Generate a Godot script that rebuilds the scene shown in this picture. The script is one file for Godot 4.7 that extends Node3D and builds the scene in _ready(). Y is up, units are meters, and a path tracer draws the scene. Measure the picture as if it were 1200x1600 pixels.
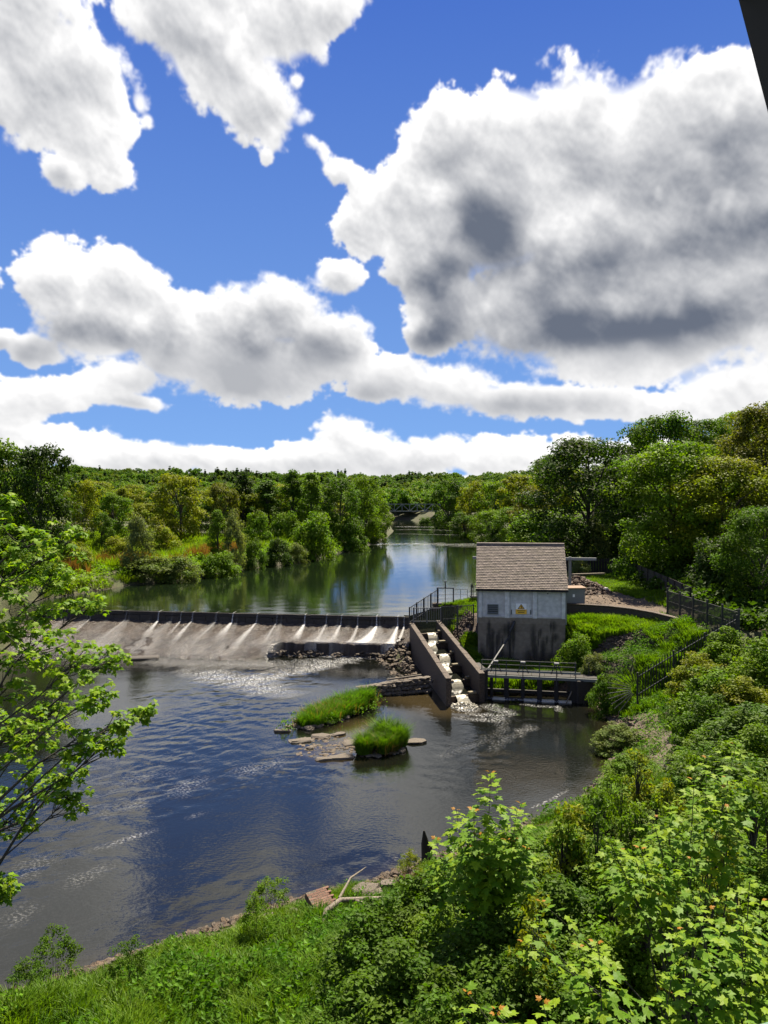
extends Node3D
# A river weir with a small turbine house, seen from a footbridge. x is to the right, z = -distance ahead, y = height over the lower pool.

const EYE := Vector3(0.0, 13.5, 0.0)
const UP_LEVEL := 3.0   # the river above the weir
var grng := RandomNumberGenerator.new()
var noise_ground := FastNoiseLite.new()
var noise_fine := FastNoiseLite.new()
var M := {}
var taken := {}

func _ready() -> void:
	grng.seed = 4
	noise_ground.seed = 3; noise_ground.frequency = 0.12; noise_ground.fractal_octaves = 4
	noise_fine.seed = 8; noise_fine.frequency = 0.55; noise_fine.fractal_octaves = 4
	set_camera_and_light()
	make_materials()
	make_land()
	make_river()
	make_weir()
	make_fish_pass()
	make_turbine_house()
	make_deck()
	make_yard()
	make_fences()
	make_footbridge()
	make_trees()
	make_far_woods()
	make_bank_plants()
	make_islands()
	make_near_bank()
	make_sycamore()
	make_near_shrubs()
	make_viewpoint()

func set_camera_and_light() -> void:
	var cam := Camera3D.new()
	cam.name = "camera"
	cam.fov = 67.2
	cam.near = 0.1
	cam.far = 6000.0
	cam.position = EYE
	cam.rotation_degrees.x = -0.95
	add_child(cam)
	cam.current = true
	var we := WorldEnvironment.new()
	we.name = "environment"
	var e := Environment.new()
	e.background_mode = Environment.BG_SKY
	e.tonemap_mode = Environment.TONE_MAPPER_LINEAR
	e.tonemap_exposure = 3.0
	e.sdfgi_enabled = true
	e.ssao_enabled = true
	e.ssil_enabled = true
	var sm := PanoramaSkyMaterial.new()
	sm.panorama = ImageTexture.create_from_image(make_sky())
	e.sky = Sky.new()
	e.sky.sky_material = sm
	e.sky_rotation.y = PI
	e.background_energy_multiplier = 0.345
	we.environment = e
	add_child(we)
	var sun := DirectionalLight3D.new()
	sun.name = "sun"
	sun.light_color = Color(1.0, 0.95, 0.86)
	sun.light_energy = 1.6
	sun.light_angular_distance = 0.5
	sun.shadow_enabled = true
	# the sun stands ahead and to the right, 60 degrees up
	var az := deg_to_rad(24.0)
	var el := deg_to_rad(60.0)
	var towards := Vector3(sin(az) * cos(el), sin(el), -cos(az) * cos(el))
	sun.look_at_from_position(Vector3.ZERO, -towards, Vector3.UP)
	add_child(sun)

# ------------------------------------------------------------------ helpers
func P(x: float, y: float, d: float) -> Vector3:
	return Vector3(x, y, -d)

class MB:
	var v := PackedVector3Array()
	var n := PackedVector3Array()
	var c := PackedColorArray()
	var uv := PackedVector2Array()
	func tri(a: Vector3, b: Vector3, d: Vector3, col := Color.WHITE) -> void:   # counter-clockwise seen from outside
		var nn := (b - a).cross(d - a).normalized()
		v.append(a); v.append(d); v.append(b)
		n.append(nn); n.append(nn); n.append(nn)
		c.append(col); c.append(col); c.append(col)
	func quad(a: Vector3, b: Vector3, d: Vector3, e: Vector3, col := Color.WHITE) -> void:
		tri(a, b, d, col)
		tri(a, d, e, col)
	func stri(a: Vector3, b: Vector3, d: Vector3, na: Vector3, nb: Vector3, nd: Vector3, ca: Color, cb: Color, cd: Color) -> void:
		if (b - a).cross(d - a).dot(na + nb + nd) >= 0.0:
			v.append(a); v.append(d); v.append(b)
			n.append(na); n.append(nd); n.append(nb)
			c.append(ca); c.append(cd); c.append(cb)
		else:
			v.append(a); v.append(b); v.append(d)
			n.append(na); n.append(nb); n.append(nd)
			c.append(ca); c.append(cb); c.append(cd)
	func box(t: Transform3D, s: Vector3, col := Color.WHITE, bevel := 0.0) -> void:   # centred
		var h := s * 0.5
		var q := minf(bevel, minf(h.x, minf(h.y, h.z)) * 0.6)
		for ax in 3:
			for sg in [-1.0, 1.0]:
				var u := Vector3.ZERO; var w := Vector3.ZERO; var o := Vector3.ZERO
				o[ax] = sg * h[ax]
				u[(ax + 1) % 3] = (h[(ax + 1) % 3] - q) * sg
				w[(ax + 2) % 3] = h[(ax + 2) % 3] - q
				quad(t * (o - u - w), t * (o + u - w), t * (o + u + w), t * (o - u + w), col)
		if q <= 0.0: return
		for ax in 3:   # bevelled edges along axis ax
			var b := (ax + 1) % 3
			var d := (ax + 2) % 3
			for s1 in [-1.0, 1.0]:
				for s2 in [-1.0, 1.0]:
					var p1 := Vector3.ZERO; var p2 := Vector3.ZERO; var along := Vector3.ZERO
					along[ax] = h[ax] - q
					p1[b] = s1 * h[b]; p1[d] = s2 * (h[d] - q)
					p2[b] = s1 * (h[b] - q); p2[d] = s2 * h[d]
					outward(t, p1 - along, p1 + along, p2 + along, p2 - along, col)
		for sx in [-1.0, 1.0]:
			for sy in [-1.0, 1.0]:
				for sz in [-1.0, 1.0]:
					var a := Vector3(sx * h.x, sy * (h.y - q), sz * (h.z - q))
					var b2 := Vector3(sx * (h.x - q), sy * h.y, sz * (h.z - q))
					var d2 := Vector3(sx * (h.x - q), sy * (h.y - q), sz * h.z)
					if (b2 - a).cross(d2 - a).dot(a) > 0.0: tri(t * a, t * b2, t * d2, col)
					else: tri(t * a, t * d2, t * b2, col)
	func outward(t: Transform3D, a: Vector3, b: Vector3, d: Vector3, e: Vector3, col: Color) -> void:
		if (b - a).cross(d - a).dot(a + d) > 0.0: quad(t * a, t * b, t * d, t * e, col)
		else: quad(t * a, t * e, t * d, t * b, col)
	func tube(pts: PackedVector3Array, radii: PackedFloat32Array, sides := 6, col := Color.WHITE, cap := true) -> void:
		var rings := []
		var ups := Vector3.UP
		for i in pts.size():
			var dir := (pts[mini(i + 1, pts.size() - 1)] - pts[maxi(i - 1, 0)]).normalized()
			var side := dir.cross(ups)
			if side.length() < 0.05: side = dir.cross(Vector3.RIGHT)
			side = side.normalized()
			var other := side.cross(dir)
			var ring := PackedVector3Array()
			for k in sides:
				var a := TAU * k / sides
				ring.append(side * cos(a) + other * sin(a))
			rings.append(ring)
		for i in pts.size() - 1:
			for k in sides:
				var m := (k + 1) % sides
				var a: Vector3 = rings[i][k]; var b: Vector3 = rings[i][m]; var d: Vector3 = rings[i + 1][m]; var e: Vector3 = rings[i + 1][k]
				var pa := pts[i] + a * radii[i]; var pb := pts[i] + b * radii[i]; var pd := pts[i + 1] + d * radii[i + 1]; var pe := pts[i + 1] + e * radii[i + 1]
				stri(pa, pd, pb, a, d, b, col, col, col)
				stri(pa, pe, pd, a, e, d, col, col, col)
		if cap:
			for k in range(1, sides - 1):
				var l := pts.size() - 1
				tri(pts[l] + rings[l][0] * radii[l], pts[l] + rings[l][k + 1] * radii[l], pts[l] + rings[l][k] * radii[l], col)
				tri(pts[0] + rings[0][0] * radii[0], pts[0] + rings[0][k] * radii[0], pts[0] + rings[0][k + 1] * radii[0], col)
	func bar(a: Vector3, b: Vector3, w: float, h := 0.0, col := Color.WHITE) -> void:   # a straight bar of rectangular section
		var dir := (b - a)
		var len := dir.length()
		dir /= len
		var side := dir.cross(Vector3.UP)
		if side.length() < 0.02: side = Vector3.RIGHT
		side = side.normalized()
		box(Transform3D(Basis(dir, side.cross(dir), side), (a + b) * 0.5), Vector3(len, h if h > 0.0 else w, w), col)
	func done(mat: Material, with_uv := false) -> ArrayMesh:
		var arr := []
		arr.resize(Mesh.ARRAY_MAX)
		arr[Mesh.ARRAY_VERTEX] = v
		arr[Mesh.ARRAY_NORMAL] = n
		arr[Mesh.ARRAY_COLOR] = c
		if with_uv: arr[Mesh.ARRAY_TEX_UV] = uv
		var m := ArrayMesh.new()
		m.add_surface_from_arrays(Mesh.PRIMITIVE_TRIANGLES, arr)
		m.surface_set_material(0, mat)
		return m

func tag(o: Node, label := "", category := "", group := "", kind := "") -> Node:
	if label: o.set_meta("label", label)
	if category: o.set_meta("category", category)
	if group: o.set_meta("group", group)
	if kind: o.set_meta("kind", kind)
	return o

func part(called: String, mesh: Mesh, parent: Node, mat: Material = null, at := Transform3D()) -> MeshInstance3D:
	var o := MeshInstance3D.new()
	var key := str(parent.get_instance_id()) + called
	taken[key] = taken.get(key, -1) + 1
	o.name = called if taken[key] == 0 else "%s_%03d" % [called, taken[key]]
	o.mesh = mesh
	if mat: o.material_override = mat
	o.transform = at
	parent.add_child(o, true)
	return o

func thing(called: String, at: Vector3, label: String, category: String, group := "") -> Node3D:
	var o := Node3D.new()
	var key := "top" + called
	taken[key] = taken.get(key, -1) + 1
	o.name = called if taken[key] == 0 else "%s_%03d" % [called, taken[key]]
	o.position = at
	add_child(o, true)
	tag(o, label, category, group)
	return o

func solo(called: String, mesh: Mesh, label: String, category: String, group := "", mat: Material = null, at := Transform3D()) -> MeshInstance3D:
	var o := part(called, mesh, self, mat, at)
	tag(o, label, category, group)
	return o

func structure(called: String, mesh: Mesh) -> MeshInstance3D:
	var o := part(called, mesh, self)
	o.set_meta("kind", "structure")
	return o

func many(called: String, mesh: Mesh, places: Array, colors: Array, parent: Node, label := "", category := "") -> MultiMeshInstance3D:
	var mm := MultiMesh.new()
	mm.transform_format = MultiMesh.TRANSFORM_3D
	mm.use_colors = not colors.is_empty()
	mm.mesh = mesh
	mm.instance_count = places.size()
	for i in places.size():
		mm.set_instance_transform(i, places[i])
		if mm.use_colors: mm.set_instance_color(i, colors[i])
	var o := MultiMeshInstance3D.new()
	var key := str(parent.get_instance_id()) + called
	taken[key] = taken.get(key, -1) + 1
	o.name = called if taken[key] == 0 else "%s_%03d" % [called, taken[key]]
	o.multimesh = mm
	parent.add_child(o, true)
	tag(o, label, category, "", "stuff")
	return o

func boxed(s: Vector3, mat: Material, col := Color.WHITE, bevel := 0.0) -> ArrayMesh:
	var b := MB.new()
	b.box(Transform3D(), s, col, bevel)
	return b.done(mat)

func at_turn(p: Vector3, yaw := 0.0, s := Vector3.ONE) -> Transform3D:
	return Transform3D(Basis(Vector3.UP, yaw) * Basis.from_scale(s), p)

# ------------------------------------------------------------------ materials
func lin(r: float, g: float, b: float, a := 1.0) -> Color:
	var c := Color(r, g, b).linear_to_srgb()
	c.a = a
	return c

func noise_tex(seed_: int, freq: float, octaves: int, lo: Color, hi: Color, size := 512, kind := FastNoiseLite.TYPE_SIMPLEX_SMOOTH, mid := 0.5) -> NoiseTexture2D:
	var f := FastNoiseLite.new()
	f.seed = seed_; f.frequency = freq; f.fractal_octaves = octaves; f.noise_type = kind
	var t := NoiseTexture2D.new()
	t.width = size; t.height = size; t.seamless = true; t.noise = f
	var g := Gradient.new()
	g.set_color(0, lo); g.set_color(1, hi)
	g.add_point(mid, lo.lerp(hi, 0.5))
	t.color_ramp = g
	return t

func surf(name_: String, albedo: Color, rough := 0.8) -> StandardMaterial3D:
	var m := StandardMaterial3D.new()
	m.resource_name = name_
	m.albedo_color = albedo
	m.roughness = rough
	m.vertex_color_use_as_albedo = true
	M[name_] = m
	return m

func textured(m: StandardMaterial3D, tex: Texture2D, metres: float, height: Texture2D = null, relief := 0.0) -> StandardMaterial3D:
	m.albedo_texture = tex
	m.uv1_triplanar = true
	m.uv1_world_triplanar = true
	m.uv1_scale = Vector3.ONE / metres
	if height:
		m.heightmap_enabled = true
		m.heightmap_texture = height
		m.heightmap_scale = relief
	return m

func make_materials() -> void:
	var grain := noise_tex(1, 0.02, 6, Color(0.45, 0.45, 0.45), Color(1, 1, 1))
	var faint := noise_tex(7, 0.012, 5, Color(0.80, 0.80, 0.79), Color(1, 1, 1))
	var grain2 := noise_tex(2, 0.035, 6, Color(0.25, 0.25, 0.25), Color(1, 1, 1))
	var bumps := noise_tex(3, 0.03, 6, Color.BLACK, Color.WHITE)
	var cells := noise_tex(4, 0.05, 3, Color.BLACK, Color.WHITE, 512, FastNoiseLite.TYPE_CELLULAR)
	var cobble := noise_tex(6, 0.035, 2, Color(0.5, 0.46, 0.42), Color(1.0, 0.98, 0.95), 512, FastNoiseLite.TYPE_CELLULAR)
	textured(surf("land", lin(0.55, 0.55, 0.55), 0.95), grain2, 3.0, bumps, 6.0)
	textured(surf("apron", lin(0.185, 0.165, 0.145), 0.3), cobble, 1.5, cells, 14.0)
	textured(surf("concrete", lin(0.15, 0.108, 0.075), 0.85), grain2, 2.6, bumps, 0.8)
	textured(surf("cast_concrete", lin(0.24, 0.205, 0.165), 0.85), faint, 2.6, bumps, 0.5)
	textured(surf("dark_stone", lin(0.11, 0.09, 0.072), 0.7), grain2, 1.1, bumps, 4.0)
	textured(surf("stone", lin(0.25, 0.205, 0.155), 0.85), grain2, 0.8, bumps, 2.5)
	textured(surf("render_white", lin(0.70, 0.70, 0.68), 0.85), faint, 3.1, bumps, 0.15)
	textured(surf("tile", lin(0.42, 0.345, 0.295), 0.8), grain, 0.7, bumps, 0.6)
	textured(surf("timber", lin(0.030, 0.024, 0.019), 0.8), grain2, 0.9, bumps, 1.0)
	textured(surf("pale_timber", lin(0.36, 0.30, 0.22), 0.8), grain2, 0.9, bumps, 0.8)
	textured(surf("bark", lin(0.10, 0.085, 0.065), 0.9), grain2, 0.5, bumps, 1.5)
	textured(surf("dirt", lin(0.36, 0.27, 0.19), 0.95), grain, 2.2, bumps, 3.0)
	textured(surf("brick", lin(0.42, 0.23, 0.16), 0.9), grain2, 0.35, bumps, 0.7)
	textured(surf("rust", lin(0.40, 0.22, 0.12), 0.7), grain2, 0.8, bumps, 0.3)
	surf("steel", lin(0.035, 0.037, 0.04), 0.45).metallic = 0.3
	surf("galvanised", lin(0.20, 0.205, 0.21), 0.45).metallic = 0.55
	surf("grey_paint", lin(0.15, 0.165, 0.155), 0.55)
	surf("black", lin(0.006, 0.006, 0.006), 0.8)
	surf("white_paint", lin(0.75, 0.76, 0.76), 0.5)
	surf("yellow_paint", lin(0.72, 0.42, 0.03), 0.5)
	surf("green_paint", lin(0.02, 0.10, 0.045), 0.5)
	# leaves
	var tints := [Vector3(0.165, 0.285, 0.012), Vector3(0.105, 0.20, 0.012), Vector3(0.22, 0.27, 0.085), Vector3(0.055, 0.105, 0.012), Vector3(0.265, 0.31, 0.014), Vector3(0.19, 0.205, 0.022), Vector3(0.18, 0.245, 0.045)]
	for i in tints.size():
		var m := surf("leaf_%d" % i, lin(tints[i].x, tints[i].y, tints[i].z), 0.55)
		m.metallic_specular = 0.26
		m.backlight_enabled = true
		m.backlight = lin(0.95, 1.0, 0.30)
	for it in [["leaf_maple", Vector3(0.115, 0.225, 0.012)], ["leaf_young", Vector3(0.36, 0.17, 0.02)], ["leaf_lime", Vector3(0.185, 0.285, 0.012)], ["grass", Vector3(0.15, 0.225, 0.016)], ["reed", Vector3(0.24, 0.12, 0.05)]]:
		var m := surf(it[0], lin(it[1].x, it[1].y, it[1].z), 0.5)
		m.metallic_specular = 0.28
		m.backlight_enabled = true
		m.backlight = lin(0.95, 1.0, 0.25)
	# white water
	for it in ["foam", "falling_water"]:
		surf(it, lin(0.86, 0.87, 0.86), 0.55).transparency = BaseMaterial3D.TRANSPARENCY_ALPHA
	M.foam.albedo_texture = foam_texture(21, 0.03)
	M.foam.uv1_triplanar = true; M.foam.uv1_world_triplanar = true
	M.foam.uv1_scale = Vector3(0.34, 0.34, 0.50)
	M.falling_water.albedo_texture = foam_texture(22, 0.045, 0.36, 0.66)
	M.falling_water.uv1_scale = Vector3(1, 0.25, 1)

func foam_texture(seed_: int, freq: float, lo := 0.46, hi := 0.80) -> ImageTexture:
	var f := FastNoiseLite.new()
	f.seed = seed_; f.frequency = freq; f.fractal_octaves = 6; f.fractal_gain = 0.62; f.noise_type = FastNoiseLite.TYPE_SIMPLEX_SMOOTH
	var g := f.get_seamless_image(512, 512)
	g.convert(Image.FORMAT_L8)
	var src := g.get_data()
	var data := PackedByteArray()
	data.resize(512 * 512 * 4)
	data.fill(255)
	for i in 512 * 512:
		data[i * 4 + 3] = int(255.0 * smoothstep(lo, hi, src[i] / 255.0))
	return ImageTexture.create_from_image(Image.create_from_data(512, 512, false, Image.FORMAT_RGBA8, data))

# ------------------------------------------------------------------ sky
# Cumulus banks as [azimuth, elevation, half width, half height, turn] in degrees (right and up from straight ahead).
const CLOUDS := [
	# upper left bank
	[-26.5, 29.5, 5.2, 4.2, 10.0], [-24.0, 26.0, 4.8, 3.6, -30.0], [-21.5, 27.0, 3.6, 2.8, -20.0], [-21.0, 23.6, 3.4, 2.2, -40.0], [-27.5, 25.5, 3.0, 2.0, -10.0], [-17.4, 26.0, 0.6, 0.9, 20.0], [-16.9, 25.0, 0.5, 0.5, 20.0], [-22.4, 21.2, 1.6, 0.9, -20.0], [-18.2, 24.4, 1.0, 0.7, 30.0], [-28.0, 31.0, 4.0, 2.4, 0.0],
	# top bank
	[-15.5, 31.2, 4.5, 2.6, -20.0], [-12.0, 29.0, 4.6, 3.0, -25.0], [-7.5, 31.5, 5.0, 2.8, 15.0], [-9.5, 26.6, 3.0, 2.2, -15.0], [-4.0, 32.3, 3.0, 1.6, 20.0], [-7.4, 26.3, 1.1, 1.2, -20.0], [-8.0, 24.6, 0.9, 0.9, -20.0], [-7.6, 25.4, 0.7, 0.8, 0.0], [-6.0, 26.0, 0.8, 0.6, 30.0], [-6.4, 28.2, 0.5, 0.4, 0.0], [-8.5, 23.7, 0.5, 0.5, 0.0], [-13.0, 34.0, 9.0, 3.0, 0.0], [-10.4, 24.6, 0.5, 0.6, 0.0],
	# large bank on the right
	[1.5, 20.5, 3.8, 3.4, 30.0], [4.8, 24.0, 3.6, 3.6, 0.0], [9.5, 24.0, 4.6, 3.8, 0.0], [8.0, 20.0, 5.6, 4.6, 0.0], [3.5, 17.5, 3.6, 3.2, 0.0], [14.0, 23.5, 5.0, 5.0, 0.0], [20.0, 24.8, 6.0, 3.0, 5.0], [27.0, 22.5, 7.0, 5.2, 0.0], [18.0, 18.0, 8.0, 5.5, 0.0], [26.0, 15.0, 9.0, 6.5, 0.0], [18.5, 22.5, 4.2, 4.2, 0.0], [15.5, 14.8, 4.2, 3.2, 0.0], [11.0, 13.8, 6.5, 4.0, 0.0], [5.0, 13.8, 3.2, 2.6, -10.0], [18.0, 11.0, 8.0, 3.4, 0.0], [3.9, 26.6, 0.9, 1.4, -35.0], [-5.3, 24.6, 0.9, 0.4, -35.0], [-4.4, 23.8, 0.7, 0.5, -60.0], [-3.4, 22.9, 1.3, 0.7, -10.0], [-1.8, 22.2, 1.0, 0.9, 20.0], [-1.5, 19.5, 2.2, 2.0, 0.0], [-3.4, 16.0, 1.9, 1.1, 0.0], [3.4, 11.8, 2.0, 1.4, 0.0], [22.5, 26.6, 3.2, 1.1, 8.0], [25.0, 7.2, 5.0, 2.2, 0.0], [30.0, 8.0, 6.0, 4.0, 0.0],
	# middle bank on the left
	[-22.5, 14.5, 3.0, 2.6, 0.0], [-19.0, 14.4, 3.4, 2.8, 0.0], [-20.5, 11.6, 3.8, 2.2, 0.0], [-24.2, 10.0, 1.9, 1.1, 0.0], [-16.0, 12.5, 2.6, 2.2, 0.0], [-11.2, 12.6, 4.0, 2.4, 5.0], [-7.4, 13.4, 3.2, 2.4, 0.0], [-4.0, 11.2, 3.6, 2.6, -10.0], [-9.5, 9.6, 6.4, 2.6, 0.0], [-14.5, 10.0, 3.6, 1.9, 0.0], [-28.0, 14.4, 1.6, 1.1, 0.0], [-27.6, 10.3, 2.4, 0.9, 10.0],
	# low banks
	[-24.0, 7.0, 5.0, 1.2, 6.0], [-19.0, 8.2, 2.8, 1.5, 12.0], [-18.0, 6.9, 2.6, 0.6, -8.0], [-28.0, 6.0, 5.0, 2.0, 0.0], [0.5, 9.0, 3.4, 1.7, 0.0], [-0.5, 8.2, 2.4, 1.0, 0.0], [5.0, 8.2, 3.6, 1.6, 0.0], [10.0, 7.2, 5.0, 1.3, 0.0], [15.0, 6.8, 5.0, 1.2, 0.0], [20.0, 6.4, 4.0, 1.0, 0.0],
	[-25.0, 3.6, 6.0, 1.6, 0.0], [-17.0, 3.0, 6.0, 1.1, 0.0], [-10.0, 2.7, 5.0, 1.0, 0.0], [-3.0, 3.8, 2.4, 2.6, 0.0], [-5.5, 3.0, 3.0, 1.5, 0.0], [-1.0, 3.4, 2.6, 1.8, 0.0], [2.8, 3.0, 2.6, 1.5, 0.0], [4.5, 3.5, 1.7, 1.4, 0.0], [8.0, 2.8, 2.4, 1.6, 0.0], [10.6, 3.4, 1.5, 1.3, 0.0], [13.8, 4.0, 1.5, 0.7, 0.0], [0.0, 0.6, 34.0, 1.3, 0.0], [20.0, 3.2, 4.0, 1.0, 0.0], [27.0, 3.4, 5.0, 1.4, 0.0],
]
# deep, grey hearts and bases of those banks: the same numbers, then how dark
const BASES := [
	[7.8, 18.4, 3.3, 4.0, 20.0, 1.0], [5.0, 15.6, 4.2, 1.8, 5.0, 0.7], [12.5, 11.4, 7.5, 2.2, 0.0, 0.95], [21.0, 11.5, 8.0, 2.2, 0.0, 0.75], [16.0, 21.5, 3.6, 1.6, 0.0, 0.4], [23.5, 22.0, 4.5, 2.4, 0.0, 0.5], [24.0, 17.0, 7.0, 2.0, 0.0, 0.6], [17.0, 15.5, 5.0, 1.8, 0.0, 0.5], [28.0, 19.0, 5.0, 5.0, 0.0, 0.4], [3.6, 11.6, 2.4, 1.0, 0.0, 0.5], [11.0, 6.8, 6.0, 0.9, 0.0, 0.7], [0.5, 8.0, 2.6, 0.7, 0.0, 0.3],
	[-9.0, 8.2, 7.4, 2.0, 0.0, 1.0], [-6.0, 10.4, 4.4, 2.6, 0.0, 0.62], [-13.0, 9.8, 3.6, 1.6, 0.0, 0.6], [-20.0, 11.0, 5.0, 1.2, 0.0, 0.5], [-24.2, 9.8, 2.4, 1.0, 0.0, 0.75], [-27.6, 9.8, 2.6, 0.7, 0.0, 0.6], [-25.0, 27.4, 3.6, 1.4, -30.0, 0.22], [-13.6, 29.6, 3.0, 1.2, -30.0, 0.2], [-19.0, 2.2, 9.0, 0.7, 0.0, 0.28], [-6.0, 2.2, 6.0, 0.8, 0.0, 0.3], [-1.5, 2.6, 2.0, 0.8, 0.0, 0.25], [6.0, 2.2, 5.0, 0.8, 0.0, 0.28], [-25.0, 6.0, 6.0, 0.7, 0.0, 0.25],
]

func cloud_noises() -> Array:
	var a := FastNoiseLite.new()
	a.seed = 11; a.noise_type = FastNoiseLite.TYPE_CELLULAR; a.cellular_return_type = FastNoiseLite.RETURN_DISTANCE
	a.frequency = 0.5; a.fractal_type = FastNoiseLite.FRACTAL_FBM; a.fractal_octaves = 5; a.fractal_gain = 0.62; a.fractal_lacunarity = 2.1
	a.domain_warp_enabled = true; a.domain_warp_amplitude = 1.2; a.domain_warp_frequency = 0.3; a.domain_warp_fractal_octaves = 3
	var b := FastNoiseLite.new()
	b.seed = 5; b.noise_type = FastNoiseLite.TYPE_SIMPLEX_SMOOTH; b.frequency = 0.16; b.fractal_octaves = 6; b.fractal_gain = 0.56
	var c := FastNoiseLite.new()
	c.seed = 9; c.noise_type = FastNoiseLite.TYPE_SIMPLEX_SMOOTH; c.frequency = 0.13; c.fractal_octaves = 2; c.fractal_gain = 0.45
	return [a, b, c]

func blob(list: Array, x: float, y: float) -> float:
	var f := -3.0
	for c in list:
		var dx: float = (x - c[0])
		var dy: float = (y - c[1])
		var u: float = (dx * c[5] + dy * c[6]) * c[2]
		var v: float = (dy * c[5] - dx * c[6]) * c[3]
		var g: float = c[8] - u * u - v * v
		f = g if g > f + 0.35 else (f if f > g + 0.35 else maxf(f, g) + (0.35 - absf(f - g)) * (0.35 - absf(f - g)) / 1.4)
	return f

func prepared(list: Array) -> Array:
	var out := []
	for c in list:
		var t := deg_to_rad(c[4])
		var small := smoothstep(2.2, 0.8, maxf(c[2], c[3])) if c.size() < 6 else 0.0
		var grow := 1.0 + 0.45 * small
		out.append([c[0], c[1], 1.0 / c[2] / grow, 1.0 / c[3] / grow, maxf(c[2], c[3]) * grow, cos(t), sin(t), c[5] if c.size() > 5 else 0.0, 1.0 - 0.55 * small])
	return out

func in_threads(n: int, job: Callable) -> Array:
	var out := []
	out.resize(n)
	var lock := Mutex.new()
	var task := WorkerThreadPool.add_group_task(func(i):
		var r = job.call(i)
		lock.lock()
		out[i] = r
		lock.unlock(), n)
	WorkerThreadPool.wait_for_group_task_completion(task)
	return out

# linear radiance of the sky for azimuth x and elevation y in degrees; w columns and h rows from (x0, y1) downwards, step degrees each
func sky_patch(x0: float, y1: float, w: int, h: int, step: float, clouds: Array, bases: Array, noises: Array) -> Image:
	var dens := PackedFloat32Array()
	var soft := PackedFloat32Array()
	for band in in_threads(8, func(t): return sky_density(x0, y1, w, h * t / 8, h * (t + 1) / 8, step, clouds, noises)):
		dens.append_array(band[0])
		soft.append_array(band[1])
	var data := PackedFloat32Array()
	for band in in_threads(8, func(t): return sky_colors(x0, y1, w, h, h * t / 8, h * (t + 1) / 8, step, dens, soft, bases, noises[2])):
		data.append_array(band)
	return Image.create_from_data(w, h, false, Image.FORMAT_RGBF, data.to_byte_array())

func sky_density(x0: float, y1: float, w: int, j0: int, j1: int, step: float, clouds: Array, noises: Array) -> Array:
	var na: FastNoiseLite = noises[0]
	var nb: FastNoiseLite = noises[1]
	var dens := PackedFloat32Array()
	dens.resize(w * (j1 - j0))
	var soft := PackedFloat32Array()
	soft.resize(w * (j1 - j0))
	var ya := y1 - j1 * step
	var yb := y1 - j0 * step
	var row := clouds.filter(func(c): return c[1] + c[4] * 1.45 + 1.0 > ya and c[1] - c[4] * 1.45 - 1.0 < yb)
	for i in w:
		var x := x0 + (i + 0.5) * step
		var near := row.filter(func(c): return absf(c[0] - x) < c[4] * 1.45 + 1.0)
		for j in range(j0, j1):
			var y := y1 - (j + 0.5) * step
			var f := blob(near, x, y)
			var o := (j - j0) * w + i
			soft[o] = f
			if f > -0.9:
				var low := smoothstep(13.0, 5.0, y)
				var n := 0.0
				var m := 0.0
				if low < 1.0:
					n += (1.0 - low) * na.get_noise_2d(x, y * 1.1)
					m += (1.0 - low) * nb.get_noise_2d(x * 1.7, y * 1.9)
				if low > 0.0:
					n += low * na.get_noise_2d(x * 1.9, y * 2.5 + 40.0)
					m += low * nb.get_noise_2d(x * 2.6, y * 3.6 + 40.0)
				dens[o] = f * 0.8 - 0.66 * (n + 0.36) + 0.62 * m + 0.30 * nb.get_noise_2d(x * 5.5 + 20.0, y * 6.0) - 0.02
			else:
				dens[o] = -1.0
	return [dens, soft]

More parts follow.
